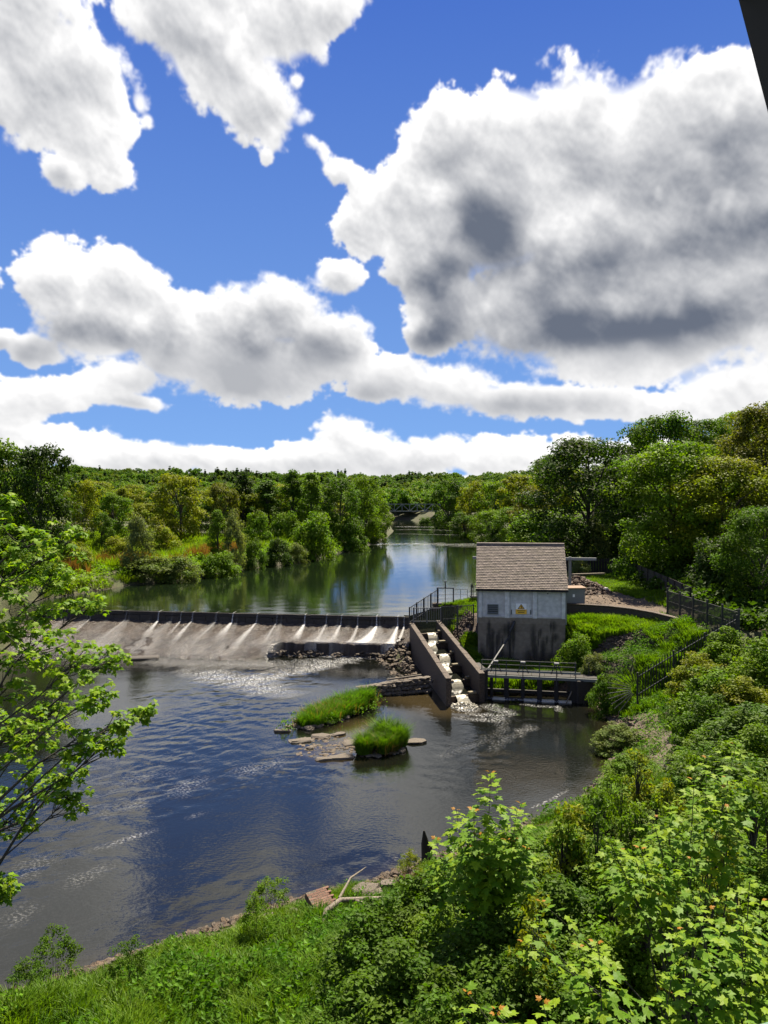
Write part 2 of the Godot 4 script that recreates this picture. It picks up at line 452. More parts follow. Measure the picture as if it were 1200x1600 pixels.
func sky_colors(x0: float, y1: float, w: int, h: int, j0: int, j1: int, step: float, dens: PackedFloat32Array, soft: PackedFloat32Array, bases: Array, nz: FastNoiseLite) -> PackedFloat32Array:
	var data := PackedFloat32Array()
	data.resize(w * (j1 - j0) * 3)
	var k := maxi(1, roundi(0.18 / step))
	for j in range(j0, j1):
		var y := y1 - (j + 0.5) * step
		var br := SKY_LOW.lerp(SKY_HIGH, pow(clampf(y / 40.0, 0.0, 1.0), 0.62))
		if y > 40.0:
			br = SKY_HIGH.lerp(SKY_TOP, (y - 40.0) / 50.0)
		var near := bases.filter(func(b): return absf(b[1] - y) < b[4] * 2.4)
		for i in w:
			var o := j * w + i
			var c := br
			var d := dens[o]
			if d > -0.12 or soft[o] > 0.12:
				var x := x0 + (i + 0.5) * step
				var tau := 0.0
				for s in 9:
					var jj := j - k * (s + 1)
					var ii := clampi(i + k * (s + 1) / 4, 0, w - 1)
					if jj < 0: break
					tau += clampf(dens[jj * w + ii] + 0.05, 0.0, 0.8)
				var relief := 0.0
				if j >= k and i >= k and i + k < w and j + k < h:
					relief = 0.8 * (dens[(j + k) * w + i] - dens[(j - k) * w + i]) + 0.3 * (dens[o - k] - dens[o + k])
				var k2 := k * 4
				if j >= k2 and i >= k2 and i + k2 < w and j + k2 < h:
					relief += 0.55 * ((dens[(j + k2) * w + i] - dens[(j - k2) * w + i]) * 0.6 + 0.25 * (dens[o - k2] - dens[o + k2]))
				var dark := 0.0
				var f := clampf(soft[o], -0.2, 1.2)
				var sn := nz.get_noise_2d(x, y * 1.6)
				var wob := 0.10 - 0.16 * f - 0.06 * d + 0.30 * sn
				for b in near:
					var dx: float = x - b[0]
					if absf(dx) > b[4] * 2.4: continue
					var dy: float = y - b[1]
					var u: float = (dx * b[5] + dy * b[6]) * b[2]
					var v: float = (dy * b[5] - dx * b[6]) * b[3]
					dark += (1.0 - dark) * b[7] * smoothstep(2.0, -0.15, sqrt(u * u + v * v) * 1.05 + wob)
				var thick := smoothstep(0.35, 1.3, f - 0.5 * sn) * 0.13 + clampf(tau * 0.036 - 0.03, 0.0, 0.20)
				var lit := clampf(1.02 - thick * 1.2 - dark * 0.66 + clampf(relief * 0.26, -0.18, 0.14) * (1.0 - 0.5 * dark) + 0.16 * dark * sn, 0.04, 1.12)
				var least := 0.38 * smoothstep(11.6, 9.6, y)
				lit = least + lit * (1.0 - least)
				c = br.lerp(CLOUD_DARK.lerp(CLOUD_LIT, pow(lit, 1.22)), smoothstep(-0.10, lerpf(0.14, 0.62, smoothstep(-0.25, 0.35, nz.get_noise_2d(x * 0.8 + 60.0, y * 0.8))), maxf(d, (f - 0.16) * 1.5)))
			o = ((j - j0) * w + i) * 3
			data[o] = c.x
			data[o + 1] = c.y
			data[o + 2] = c.z
	return data

const SKY_TOP := Vector3(0.045, 0.115, 0.42)
const SKY_HIGH := Vector3(0.044, 0.128, 0.55)
const SKY_LOW := Vector3(0.27, 0.52, 0.95)
const CLOUD_LIT := Vector3(1.12, 1.11, 1.10)
const CLOUD_DARK := Vector3(0.12, 0.145, 0.20)

func make_sky() -> Image:
	var r := RandomNumberGenerator.new()
	r.seed = 77
	var clouds := prepared(CLOUDS)
	var bases := prepared(BASES)
	for n in 70:   # the same weather all round: banks at every height outside those listed above
		var az := r.randf_range(34.0, 326.0)
		if az > 180.0: az -= 360.0
		var el := pow(r.randf(), 1.3) * 58.0 + 2.0
		var big := lerpf(3.5, 9.0, clampf(el / 30.0, 0.0, 1.0)) * r.randf_range(0.6, 1.2)
		for q in 4:
			clouds.append_array(prepared([[az + r.randf_range(-1, 1) * big, el + r.randf_range(-0.4, 0.4) * big, big * r.randf_range(0.5, 1.0) / cos(deg_to_rad(minf(el, 70.0))), big * r.randf_range(0.35, 0.6), r.randf_range(-20, 20)]]))
		bases.append_array(prepared([[az, el - big * 0.3, big * 1.1, big * 0.4, 0.0, r.randf_range(0.4, 0.9)]]))
	for n in 40:
		clouds.append_array(prepared([[-180.0 + n * 9.0, 2.0 + r.randf() * 1.5, 5.0, 1.5, 0.0]]))
	var noises := cloud_noises()
	var all := Image.create_empty(640, 320, false, Image.FORMAT_RGBF)
	all.fill(Color(0.10, 0.13, 0.08))
	all.blit_rect(sky_patch(-180.0, 90.0, 640, 168, 360.0 / 640, clouds, bases, noises), Rect2i(0, 0, 640, 168), Vector2i.ZERO)
	all.resize(4096, 2048, Image.INTERPOLATE_BILINEAR)
	var st := 360.0 / 4096
	var w := 728
	var h := 480
	var left := 2048 - w / 2
	var top := 1024 - 456
	all.blit_rect(sky_patch(-180.0 + left * st, 90.0 - top * st, w, h, st, clouds, bases, noises), Rect2i(0, 0, w, h), Vector2i(left, top))
	return all
# x, distance, height of the top, crown radius, shape, tint, name, label
const TREES := [
	[-47.1, 96, 20.7, 4.8, "round", 0, "tree", "broad mid-green tree at the far left edge, its top level with the low clouds"],
	[-41.0, 92, 19.8, 4.0, "round", 3, "tree", "tall very dark green tree standing second from the left edge on the left bank"],
	[-46.2, 118, 16.6, 2.7, "round", 4, "tree", "olive-yellow tree just right of the very dark tree on the left bank"],
	[-43.3, 118, 11.5, 2.0, "round", 1, "tree", "small green tree low in front of the olive-yellow tree on the left bank"],
	[-48.4, 138, 14.7, 3.4, "round", 0, "tree", "mid-green tree left of the pale yellow round tree, above the red reeds"],
	[-46.6, 150, 12.8, 3.5, "round", 4, "tree", "bushy green tree immediately left of the pale yellow round tree"],
	[-36.4, 138, 18.1, 4.6, "round", 4, "tree", "large pale yellow-green round tree alone in the middle of the left bank"],
	[-24.2, 112, 12.1, 1.5, "tall", 0, "tree", "slim upright bright green young tree at the edge of the left bank meadow"],
	[-33.5, 160, 16.8, 3.6, "round", 5, "tree", "brownish-green tree behind the slim upright young tree"],
	[-30.7, 168, 19.8, 2.8, "tall", 3, "tree", "dark pointed tree rising above its neighbours right of the brownish tree"],
	[-25.7, 170, 18.0, 4.1, "tall", 1, "tree", "tall mid-green tree between the dark pointed tree and the twin poplars"],
	[-20.3, 172, 20.2, 3.1, "tall", 1, "tree", "left one of the twin tall poplars on the left bank"],
	[-16.1, 170, 19.7, 3.0, "tall", 0, "tree", "right one of the twin tall poplars on the left bank"],
	[-9.0, 160, 17.8, 4.1, "round", 1, "tree", "dark green tree leaning over the river, left of the last tree of the left bank"],
	[-4.3, 172, 18.6, 4.3, "round", 0, "tree", "last big green tree of the left bank, where the river bends out of sight"],
	[-1.2, 186, 13.2, 3.1, "round", 0, "tree", "low bright green tree at the point of the left bank by the far rapids"],
	[-38.5, 160, 13.8, 4.0, "round", 1, "tree", "rounded green tree right behind the pale yellow round tree"],
	[-23.0, 140, 11.2, 2.9, "shrub", 0, "tree", "bright low tree behind the dark waterside bushes of the left bank"],
	[-19.3, 150, 11.0, 3.5, "shrub", 0, "tree", "mid-green low tree right of the bright low tree on the left bank"],
	[-11.7, 156, 11.2, 3.2, "round", 0, "tree", "medium green tree in front of the dark leaning tree on the left bank"],
	[-34.4, 120, 9.3, 2.8, "shrub", 4, "shrub", "bright green bush between the white-flowering hawthorn and the slim young tree"],
	[-39.1, 98, 8.1, 2.4, "shrub", 4, "shrub", "green bush under the olive-yellow tree on the left bank"],
	[-37.2, 108, 8.3, 2.5, "shrub", 4, "shrub", "light green bush left of the white-flowering hawthorn"],
	[-31.3, 98, 11.0, 2.0, "blossom", 2, "hawthorn", "white-flowering hawthorn bush standing in the left bank meadow"],
	[-21.8, 112, 11.1, 2.0, "blossom", 2, "hawthorn", "white-flowering hawthorn right of the slim upright young tree"],
	[-29.4, 97, 6.4, 3.2, "shrub", 6, "willow_bush", "round grey-green willow bush at the waterline, left one of the pair"],
	[-25.8, 98, 6.3, 2.7, "shrub", 6, "willow_bush", "round grey-green willow bush at the waterline, right one of the pair"],
	[-22.5, 104, 6.4, 2.8, "shrub", 0, "shrub", "leafy green bush at the waterline right of the two round willows"],
	[-19.5, 116, 7.5, 1.9, "shrub", 1, "shrub", "upright bush overhanging the water in the middle of the left bank"],
	[-16.7, 121, 7.3, 2.3, "shrub", 3, "shrub", "very dark bush at the waterline left of the round mid-green bush"],
	[-12.0, 134, 11.1, 4.3, "shrub", 0, "shrub", "big round mid-green bush at the waterline of the left bank"],
	[-14.6, 127, 6.3, 2.1, "shrub", 6, "shrub", "low pale bush in front of the big round waterside bush"],
	[-6.7, 156, 9.6, 3.4, "shrub", 1, "shrub", "green waterside bush below the dark leaning tree"],
	[-2.3, 182, 8.7, 3.3, "shrub", 0, "shrub", "bright bush on the tip of the left bank"],
	[-38.6, 86, 7.8, 3.2, "shrub", 0, "shrub", "green bush behind the sycamore branches at the left end of the weir"],
	[-41.2, 84, 9.3, 3.1, "shrub", 1, "shrub", "mid-green bush at the left edge behind the sycamore leaves"],
	[24.6, 92, 20.8, 7.1, "round", 3, "tree", "huge dark green tree right behind the roof of the turbine house"],
	[35.3, 98, 24.2, 6.1, "round", 1, "tree", "tall brownish-green tree on the skyline behind the huge dark tree"],
	[43.5, 104, 24.3, 4.7, "round", 1, "tree", "green tree on the skyline between the brownish tree and the right edge"],
	[21.0, 104, 12.1, 4.8, "shrub", 0, "tree", "bright green dome-shaped tree left of the dark tree, above the roof ridge"],
	[24.7, 90, 11.0, 2.0, "blossom", 2, "hawthorn", "white-flowering hawthorn in the shade under the huge dark tree"],
	[27.0, 72, 18.9, 5.7, "round", 0, "tree", "massive bright green tree overhanging the yard fence"],
	[29.9, 68, 17.2, 4.5, "round", 4, "tree", "yellow-green tree leaning out right of the massive bright tree"],
	[35.5, 72, 22.2, 4.5, "round", 5, "tree", "brown-twigged tree at the right edge, tallest in the photo"],
	[27.4, 56, 13.0, 3.0, "round", 1, "tree", "green tree at the right edge above the palisade fence corner"],
	[25.9, 60, 10.5, 2.7, "shrub", 3, "shrub", "dark bush in the shade behind the panel fence"],
	[26.6, 78, 11.2, 2.9, "shrub", 1, "shrub", "leafy bush hanging over the middle of the yard fence"],
	[20.8, 82, 7.5, 1.2, "shrub", 2, "shrub", "small grey-green bush in the corner of the yard behind the rubble heap"],
	[33.6, 150, 20.2, 4.7, "round", 4, "tree", "yellow-green tree just left of the huge dark tree on the right bank"],
	[30.3, 170, 18.9, 4.9, "round", 4, "tree", "olive-yellow tree second to the left of the huge dark tree"],
	[27.1, 190, 18.2, 4.9, "round", 0, "tree", "green tree third to the left of the huge dark tree"],
	[24.1, 215, 18.5, 5.0, "round", 4, "tree", "yellowish tree fourth to the left of the huge dark tree"],
	[19.9, 240, 19.9, 5.8, "round", 1, "tree", "tree at the head of the river right of the footbridge"],
	[23.2, 140, 12.1, 3.5, "round", 0, "tree", "mid-green tree left of the dome-shaped tree near the water"],
	[22.2, 165, 11.3, 3.6, "round", 0, "tree", "bright green waterside tree left of the roof ridge"],
	[21.4, 205, 10.1, 3.9, "round", 1, "tree", "round green waterside tree on the outer bend of the right bank"],
	[20.2, 270, 9.0, 3.8, "shrub", 3, "shrub", "dark round bush at the water by the right end of the footbridge"],
	[15.7, 295, 6.7, 2.9, "shrub", 1, "shrub", "small bush under the footbridge at the waterline"],
	[22.4, 150, 8.8, 2.5, "shrub", 3, "shrub", "dark bush at the waterline left of the roof ridge"],
	[24.5, 125, 15.6, 3.6, "round", 5, "tree", "brownish-green tree behind the dome-shaped tree"],
]

# ------------------------------------------------------------------ land and water, all as [x, distance]
const POOL := [[-33.0, 74.0], [-33.0, 50.0], [-34.0, 30.0], [-38.0, 10.0], [-34.0, 8.0], [-26.0, 11.5], [-20.0, 14.5], [-14.0, 18.3], [-10.4, 20.6], [-8.3, 22.05], [-5.45, 24.05], [-3.2, 25.6], [-0.9, 26.65], [1.2, 28.3], [3.8, 30.0], [6.15, 32.0], [8.6, 34.2], [10.55, 37.2], [12.0, 40.3], [12.9, 43.7], [13.8, 47.0], [13.9, 50.2], [13.3, 52.4], [11.0, 53.0], [6.7, 53.4], [6.2, 52.0], [6.0, 58.0], [4.4, 68.0], [2.4, 68.6], [2.25, 66.3], [1.9, 63.0], [0.9, 63.6], [0.5, 65.4], [1.2, 67.0], [1.7, 69.0]]
const RIVER := [[-38.0, 74.6], [2.3, 69.0], [4.5, 69.9], [7.6, 72.5], [9.6, 78.0], [11.5, 88.0], [14.5, 105.0], [20.0, 135.0], [28.0, 180.0], [34.0, 230.0], [36.0, 260.0], [32.0, 305.0], [27.0, 335.0], [20.0, 380.0], [-10.0, 400.0], [-4.0, 345.0], [2.5, 302.0], [3.1, 253.0], [0.0, 194.5], [-7.7, 154.0], [-14.0, 129.0], [-21.0, 115.0], [-24.4, 101.0], [-31.1, 93.5], [-35.2, 81.4]]
# heights the banks rise to
const HEIGHTS := [[-10.0, 14.0, 3.9], [-6.0, 15.0, 3.3], [-3.0, 15.5, 2.9], [-8.0, 18.0, 1.9], [-3.0, 20.0, 1.6], [0.0, 12.0, 4.2], [0.0, 9.0, 5.2], [0.5, 18.0, 2.9], [0.8, 23.5, 1.3], [-20.0, 5.0, 5.0], [4.0, 9.0, 5.4], [8.0, 14.0, 5.3], [4.0, 16.0, 4.0], [6.0, 22.0, 3.4], [15.0, 24.0, 4.6], [9.0, 27.0, 2.6], [11.0, 33.0, 2.2], [13.6, 38.0, 2.0], [16.0, 33.0, 3.6], [14.4, 42.0, 1.7], [17.5, 40.0, 3.6], [20.0, 42.0, 4.4],
	[14.8, 45.2, 1.9], [18.0, 46.0, 3.5], [21.2, 46.5, 5.0], [24.0, 44.0, 6.5], [20.4, 51.3, 5.15], [22.0, 50.0, 5.3], [15.5, 49.5, 1.6], [17.5, 50.5, 3.2], [16.0, 53.2, 2.6], [14.4, 54.4, 1.5], [14.9, 56.0, 2.3], [15.0, 57.2, 4.3], [13.2, 57.0, 0.8], [13.7, 56.4, 0.9], [13.6, 57.8, 0.9], [12.6, 58.2, 0.7], [11.0, 58.0, 0.7], [13.9, 57.2, 1.0], [14.0, 58.3, 1.6], [16.5, 55.8, 3.7], [18.5, 54.0, 4.2], [14.7, 59.0, 4.5], [14.75, 58.2, 4.4], [17.0, 57.6, 4.35], [16.0, 59.0, 4.4], [18.4, 56.6, 4.35], [19.0, 55.2, 4.4], [19.7, 53.4, 4.5],
	[10.0, 55.5, 0.6], [7.0, 55.5, 0.6], [12.8, 55.3, 0.7], [8.0, 57.5, 0.9], [12.5, 56.5, 0.8], [6.4, 58.0, 1.0], [5.7, 62.0, 1.7], [6.6, 60.5, 1.6], [6.6, 63.5, 2.2], [5.6, 65.8, 2.6], [7.0, 66.2, 3.9], [5.5, 69.0, 4.1], [7.0, 70.0, 4.2], [8.0, 71.0, 4.2],
	[14.4, 61.5, 5.2], [16.0, 61.0, 5.2], [18.0, 60.5, 5.2], [20.0, 58.0, 5.2], [21.0, 55.8, 5.2], [18.0, 66.0, 5.2], [12.0, 72.0, 5.0], [24.0, 80.0, 5.2], [20.0, 84.0, 5.2], [22.0, 70.0, 5.2], [26.0, 64.0, 6.0], [30.0, 70.0, 7.5], [24.5, 56.0, 6.0], [40.0, 70.0, 13.0], [60.0, 80.0, 20.0], [50.0, 110.0, 16.0], [28.0, 100.0, 6.5], [30.0, 120.0, 7.0], [40.0, 160.0, 11.0], [60.0, 220.0, 18.0], [25.0, 130.0, 5.0], [45.0, 260.0, 12.0], [90.0, 150.0, 26.0],
	[-40.0, 90.0, 4.2], [-30.0, 110.0, 4.3], [-20.0, 140.0, 4.6], [-60.0, 120.0, 6.0], [-15.0, 170.0, 5.0], [-10.0, 220.0, 5.0], [-40.0, 200.0, 6.0], [-90.0, 180.0, 9.0], [-5.0, 290.0, 6.0], [40.0, 340.0, 8.0], [10.0, 420.0, 7.0], [-40.0, 76.0, 4.2], [-40.0, 60.0, 4.0], [-45.0, 35.0, 5.0], [30.0, 20.0, 8.0], [30.0, 40.0, 9.0]]

func edge_distance(poly: PackedVector2Array, p: Vector2) -> float:   # negative inside
	var best := 1e12
	var inside := false
	var n := poly.size()
	var b := poly[n - 1]
	for i in n:
		var a := poly[i]
		var ab := b - a
		var t := clampf((p - a).dot(ab) / ab.length_squared(), 0.0, 1.0)
		best = minf(best, (a + ab * t - p).length_squared())
		if (a.y > p.y) != (b.y > p.y) and p.x < (b.x - a.x) * (p.y - a.y) / (b.y - a.y) + a.x:
			inside = not inside
		b = a
	return -sqrt(best) if inside else sqrt(best)

var pool := PackedVector2Array()
var river := PackedVector2Array()
var spots := PackedVector3Array()

func shore(x: float, d: float) -> float:   # distance to the nearest water's edge, negative over water
	var p := Vector2(x, d)
	var a := edge_distance(pool, p) if d < 90.0 else 99.0
	return minf(a, edge_distance(river, p))

func ground(x: float, d: float) -> float:
	var p := Vector2(x, d)
	var dl := edge_distance(pool, p) if d < 110.0 else 200.0
	var du := edge_distance(river, p)
	if dl < 0.0:
		return -0.06 - minf(1.2, -dl * 0.35)
	if du < 0.0:
		return UP_LEVEL - 0.06 - minf(1.4, -du * 0.35)
	var sw := 0.0
	var sh := 0.0
	for q in spots:
		var dx := q.x - x
		var dz := q.y - d
		var w := dx * dx + dz * dz + 0.4
		w = 1.0 / (w * w)
		sw += w
		sh += w * q.z
	var h := sh / sw
	var r := sqrt(x * x + d * d)
	h += smoothstep(330.0, 900.0, r) * 32.0 * (0.75 + 0.5 * noise_ground.get_noise_2d(x * 0.03, d * 0.03)) + smoothstep(120.0, 600.0, absf(x) - 40.0) * 20.0
	var bump := noise_ground.get_noise_2d(x * 2.0, d * 2.0) * 0.28 + noise_fine.get_noise_2d(x, d) * 0.10
	var rough := 0.25 if (x > 13.5 and d > 58.0 and d < 84.0 and x < 24.0) else 1.0
	h += bump * rough
	h = minf(h, 0.05 + dl * (lerpf(0.42, 1.5, smoothstep(47.0, 52.0, d)) + 0.2 * noise_ground.get_noise_2d(x * 3.0, d * 3.0)) if d < 60.0 and x > -30.0 else 99.0)
	h = minf(h, (0.02 + dl * 1.4) if dl < du else 99.0)
	return minf(h, UP_LEVEL + 0.05 + du * 0.8) if du < dl else h

func land_color(x: float, d: float, h: float) -> Color:
	var n := noise_ground.get_noise_2d(x * 1.7, d * 1.7)
	var m := noise_fine.get_noise_2d(x * 0.8, d * 0.8)
	var grass := Color(0.17, 0.22, 0.05).lerp(Color(0.26, 0.24, 0.09), clampf(0.4 + n, 0.0, 1.0))
	var dirt := Color(0.44, 0.31, 0.20)
	var c := grass
	var s := shore(x, d)
	if s < 0.0: return Color(0.13, 0.09, 0.045)
	if d < 60.0 and x > -30.0:
		c = Color(0.30, 0.20, 0.12).lerp(c, smoothstep(1.3, 2.6, s + m * 0.9))
		if d < 45.0: c = c.lerp(Color(0.40, 0.31, 0.21), smoothstep(3.0, 1.2, absf(x - 14.3 - (d - 41.0) * 0.14)) * smoothstep(35.0, 38.0, d) * clampf(0.75 + m, 0.0, 1.0))
	# the track through the yard
	if x > 13.8 and x < 26.0 and d > 55.0 and d < 84.0:
		var edge := lerpf(22.5, 19.0, clampf((d - 62.0) / 14.0, 0.0, 1.0))
		c = c.lerp(dirt * (0.9 + 0.3 * n), smoothstep(edge + 0.8, edge - 0.8, x + m * 1.5) * smoothstep(83.0, 76.0, d))
	if x > 13.3 and x < 18.0 and d > 51.5 and d < 57.0:
		c = c.lerp(Color(0.20, 0.15, 0.11), 0.75)
	if x > 4.8 and x < 8.0 and d > 63.0 and d < 67.5:
		c = Color(0.28, 0.2, 0.15)
	return c

func axis(lo: float, a: float, b: float, hi: float, step: float) -> PackedFloat32Array:
	var out := PackedFloat32Array()
	var left := PackedFloat32Array()
	var g := step
	var v := a
	while v > lo:
		g *= 1.16
		v -= g
		left.append(v)
	left.reverse()
	out.append_array(left)
	v = a
	while v < b:
		out.append(v)
		v += step
	g = step
	while v < hi:
		out.append(v)
		g *= 1.10
		v += g
	out.append(hi)
	return out

func grid_mesh(xs: PackedFloat32Array, ds: PackedFloat32Array, pts: PackedVector3Array, cols: PackedColorArray, mat: Material, normals := PackedVector3Array()) -> ArrayMesh:
	var nx := xs.size()
	var nd := ds.size()
	if normals.is_empty():
		normals.resize(nx * nd)
		for j in nd:
			for i in nx:
				var o := j * nx + i
				var ax := pts[j * nx + mini(i + 1, nx - 1)] - pts[j * nx + maxi(i - 1, 0)]
				var az := pts[mini(j + 1, nd - 1) * nx + i] - pts[maxi(j - 1, 0) * nx + i]
				normals[o] = ax.cross(az).normalized()
				if normals[o].y < 0.0: normals[o] = -normals[o]
	var idx := PackedInt32Array()
	for j in nd - 1:
		for i in nx - 1:
			var o := j * nx + i
			# far side is -z: clockwise seen from above
			idx.append_array([o, o + nx, o + nx + 1, o, o + nx + 1, o + 1])
	var arr := []
	arr.resize(Mesh.ARRAY_MAX)
	arr[Mesh.ARRAY_VERTEX] = pts
	arr[Mesh.ARRAY_NORMAL] = normals
	arr[Mesh.ARRAY_COLOR] = cols
	arr[Mesh.ARRAY_INDEX] = idx
	var m := ArrayMesh.new()
	m.add_surface_from_arrays(Mesh.PRIMITIVE_TRIANGLES, arr)
	m.surface_set_material(0, mat)
	return m

func make_land() -> void:
	for q in POOL: pool.append(Vector2(q[0], q[1]))
	for q in RIVER: river.append(Vector2(q[0], q[1]))
	for q in HEIGHTS: spots.append(Vector3(q[0], q[1], q[2]))
	var xs := axis(-2600.0, -40.0, 27.0, 2600.0, 0.55)
	var ds := axis(-60.0, 6.0, 92.0, 3600.0, 0.6)
	var nx := xs.size()
	var rows := in_threads(ds.size(), func(j):
		var d: float = ds[j]
		var v := PackedVector3Array()
		var c := PackedColorArray()
		for x in xs:
			var h := ground(x, d)
			v.append(P(x, h, d))
			c.append(land_color(x, d, h))
		return [v, c])
	var pts := PackedVector3Array()
	var cols := PackedColorArray()
	for r in rows:
		pts.append_array(r[0])
		cols.append_array(r[1])
	structure("ground", grid_mesh(xs, ds, pts, cols, M.land))

# ------------------------------------------------------------------ water
func water_material(called: String, deep: Color, ripple: float, metres: float) -> StandardMaterial3D:
	var m := surf(called, deep, 0.045)
	m.metallic_specular = 0.58
	m.uv1_triplanar = true
	m.uv1_world_triplanar = true
	m.uv1_scale = Vector3(1.0, 1.0, 1.6) / metres
	m.heightmap_enabled = true
	m.heightmap_texture = noise_tex(31, 0.022, 4, Color.BLACK, Color.WHITE)
	m.heightmap_scale = ripple
	return m

func seg(p: Vector2, a: Vector2, b: Vector2) -> float:
	var ab := b - a
	return (a + ab * clampf((p - a).dot(ab) / ab.length_squared(), 0.0, 1.0) - p).length()

func rough_water(x: float, d: float) -> float:   # how broken the pool's surface is
	var p := Vector2(x, d)
	var n := noise_ground.get_noise_2d(x * 1.1, d * 1.1)
	var a := smoothstep(5.5, 1.0, seg(p, Vector2(-4.0, 66.0), Vector2(-11.0, 54.0)) + n * 4.0)
	a = maxf(a, 0.85 * smoothstep(6.0, 0.5, seg(p, Vector2(-9.0, 52.0), Vector2(-13.5, 28.0)) + n * 4.0))
	a = maxf(a, 0.9 * smoothstep(5.0, 0.5, seg(p, Vector2(-2.0, 41.0), Vector2(-12.5, 33.0)) + n * 3.0))
	a = maxf(a, smoothstep(4.0, 0.5, seg(p, Vector2(5.0, 49.5), Vector2(7.0, 47.0)) + n * 1.5))
	a = maxf(a, 0.6 * smoothstep(3.0, 0.5, seg(p, Vector2(6.0, 44.0), Vector2(2.0, 36.0)) + n * 2.0))
	a = maxf(a, 0.55 * smoothstep(2.5, 0.3, seg(p, Vector2(0.5, 28.8), Vector2(-7.0, 24.0)) + n * 2.0))
	a = maxf(a, 0.5 * smoothstep(9.0, 0.0, d - 20.0 + n * 6.0) * smoothstep(-4.0, -8.0, x))
	return clampf(a, 0.0, 1.0)

func swell(x: float, d: float, a: float) -> float:
	return (noise_fine.get_noise_2d(x * 0.9 + d * 0.25, d * 1.5) * 0.033 + noise_fine.get_noise_2d(x * 3.0 + 50.0, d * 4.4) * 0.020) * (0.06 + a) + noise_ground.get_noise_2d(x * 1.2, d * 1.6) * 0.010

func make_river() -> void:
	# the lower pool
	water_material("pool_water", lin(0.016, 0.017, 0.012), 0.28, 3.4)
	var xs := PackedFloat32Array()
	var ds := PackedFloat32Array()
	for i in 300: xs.append(-42.0 + i * 0.2)
	for i in 300: ds.append(8.0 + i * 0.21)
	var rows := in_threads(300, func(j):
		var d: float = ds[j]
		var v := PackedVector3Array()
		var c := PackedColorArray()
		var k := PackedFloat32Array()
		for x in xs:
			var a := rough_water(x, d)
			v.append(P(x, swell(x, d, a), d))
			# peaty shallows over the stones
			var s := smoothstep(3.2, 0.6, seg(Vector2(x, d), Vector2(2.2, 52.0), Vector2(4.0, 49.5))) + smoothstep(2.6, 0.5, seg(Vector2(x, d), Vector2(-1.0, 45.5), Vector2(-2.5, 41.0)))
			s += 0.3 * smoothstep(1.3, 0.0, -edge_distance(pool, Vector2(x, d)))
			c.append(Color(0.14, 0.15, 0.13).lerp(Color(1.0, 0.72, 0.40), clampf(s, 0.0, 1.0) * 0.9))
			k.append(a)
		return [v, c, k])
	var pts := PackedVector3Array()
	var cols := PackedColorArray()
	for r in rows:
		pts.append_array(r[0])
		cols.append_array(r[1])
	M.pool_water.albedo_color = lin(0.030, 0.031, 0.025)
	structure("pool_water", grid_mesh(xs, ds, pts, cols, M.pool_water))
	# the river above the weir; its near edge is the crest
	water_material("river_water", lin(0.012, 0.018, 0.010), 0.13, 3.0)
	M.river_water.metallic_specular = 0.62
	var nu := 90
	var nt := 150
	pts = PackedVector3Array(); cols = PackedColorArray()
	var us := PackedFloat32Array(); us.resize(nu)
	var ts := PackedFloat32Array(); ts.resize(nt)
	for j in nt:
		var t := pow(j / float(nt - 1), 2.2) * 360.0
		for i in nu:
			var u := i / float(nu - 1)
			var a := Vector2(-39.0, 74.72).lerp(Vector2(2.3, 68.86), minf(u / 0.7, 1.0))
			if u > 0.7: a = Vector2(2.3, 68.86).lerp(Vector2(44.0, 69.5), (u - 0.7) / 0.3)
			var x := a.x + (u - 0.4) * t * 0.12
			var d := a.y + t
			var rap := smoothstep(4.0, 0.0, absf(d - 178.0 - x * 0.15)) + 0.7 * smoothstep(2.5, 0.0, absf(d - 240.0)) + 0.6 * smoothstep(3.0, 0.0, absf(d - 283.0))
			pts.append(P(x, UP_LEVEL + noise_fine.get_noise_2d(x * 0.5, d * 0.7) * 0.012 + rap * noise_fine.get_noise_2d(x * 0.8, d * 1.5) * 0.12, d))
			cols.append(Color(0.45, 0.55, 0.40))
	structure("river_water", grid_mesh(us, ts, pts, cols, M.river_water))
	make_foam()

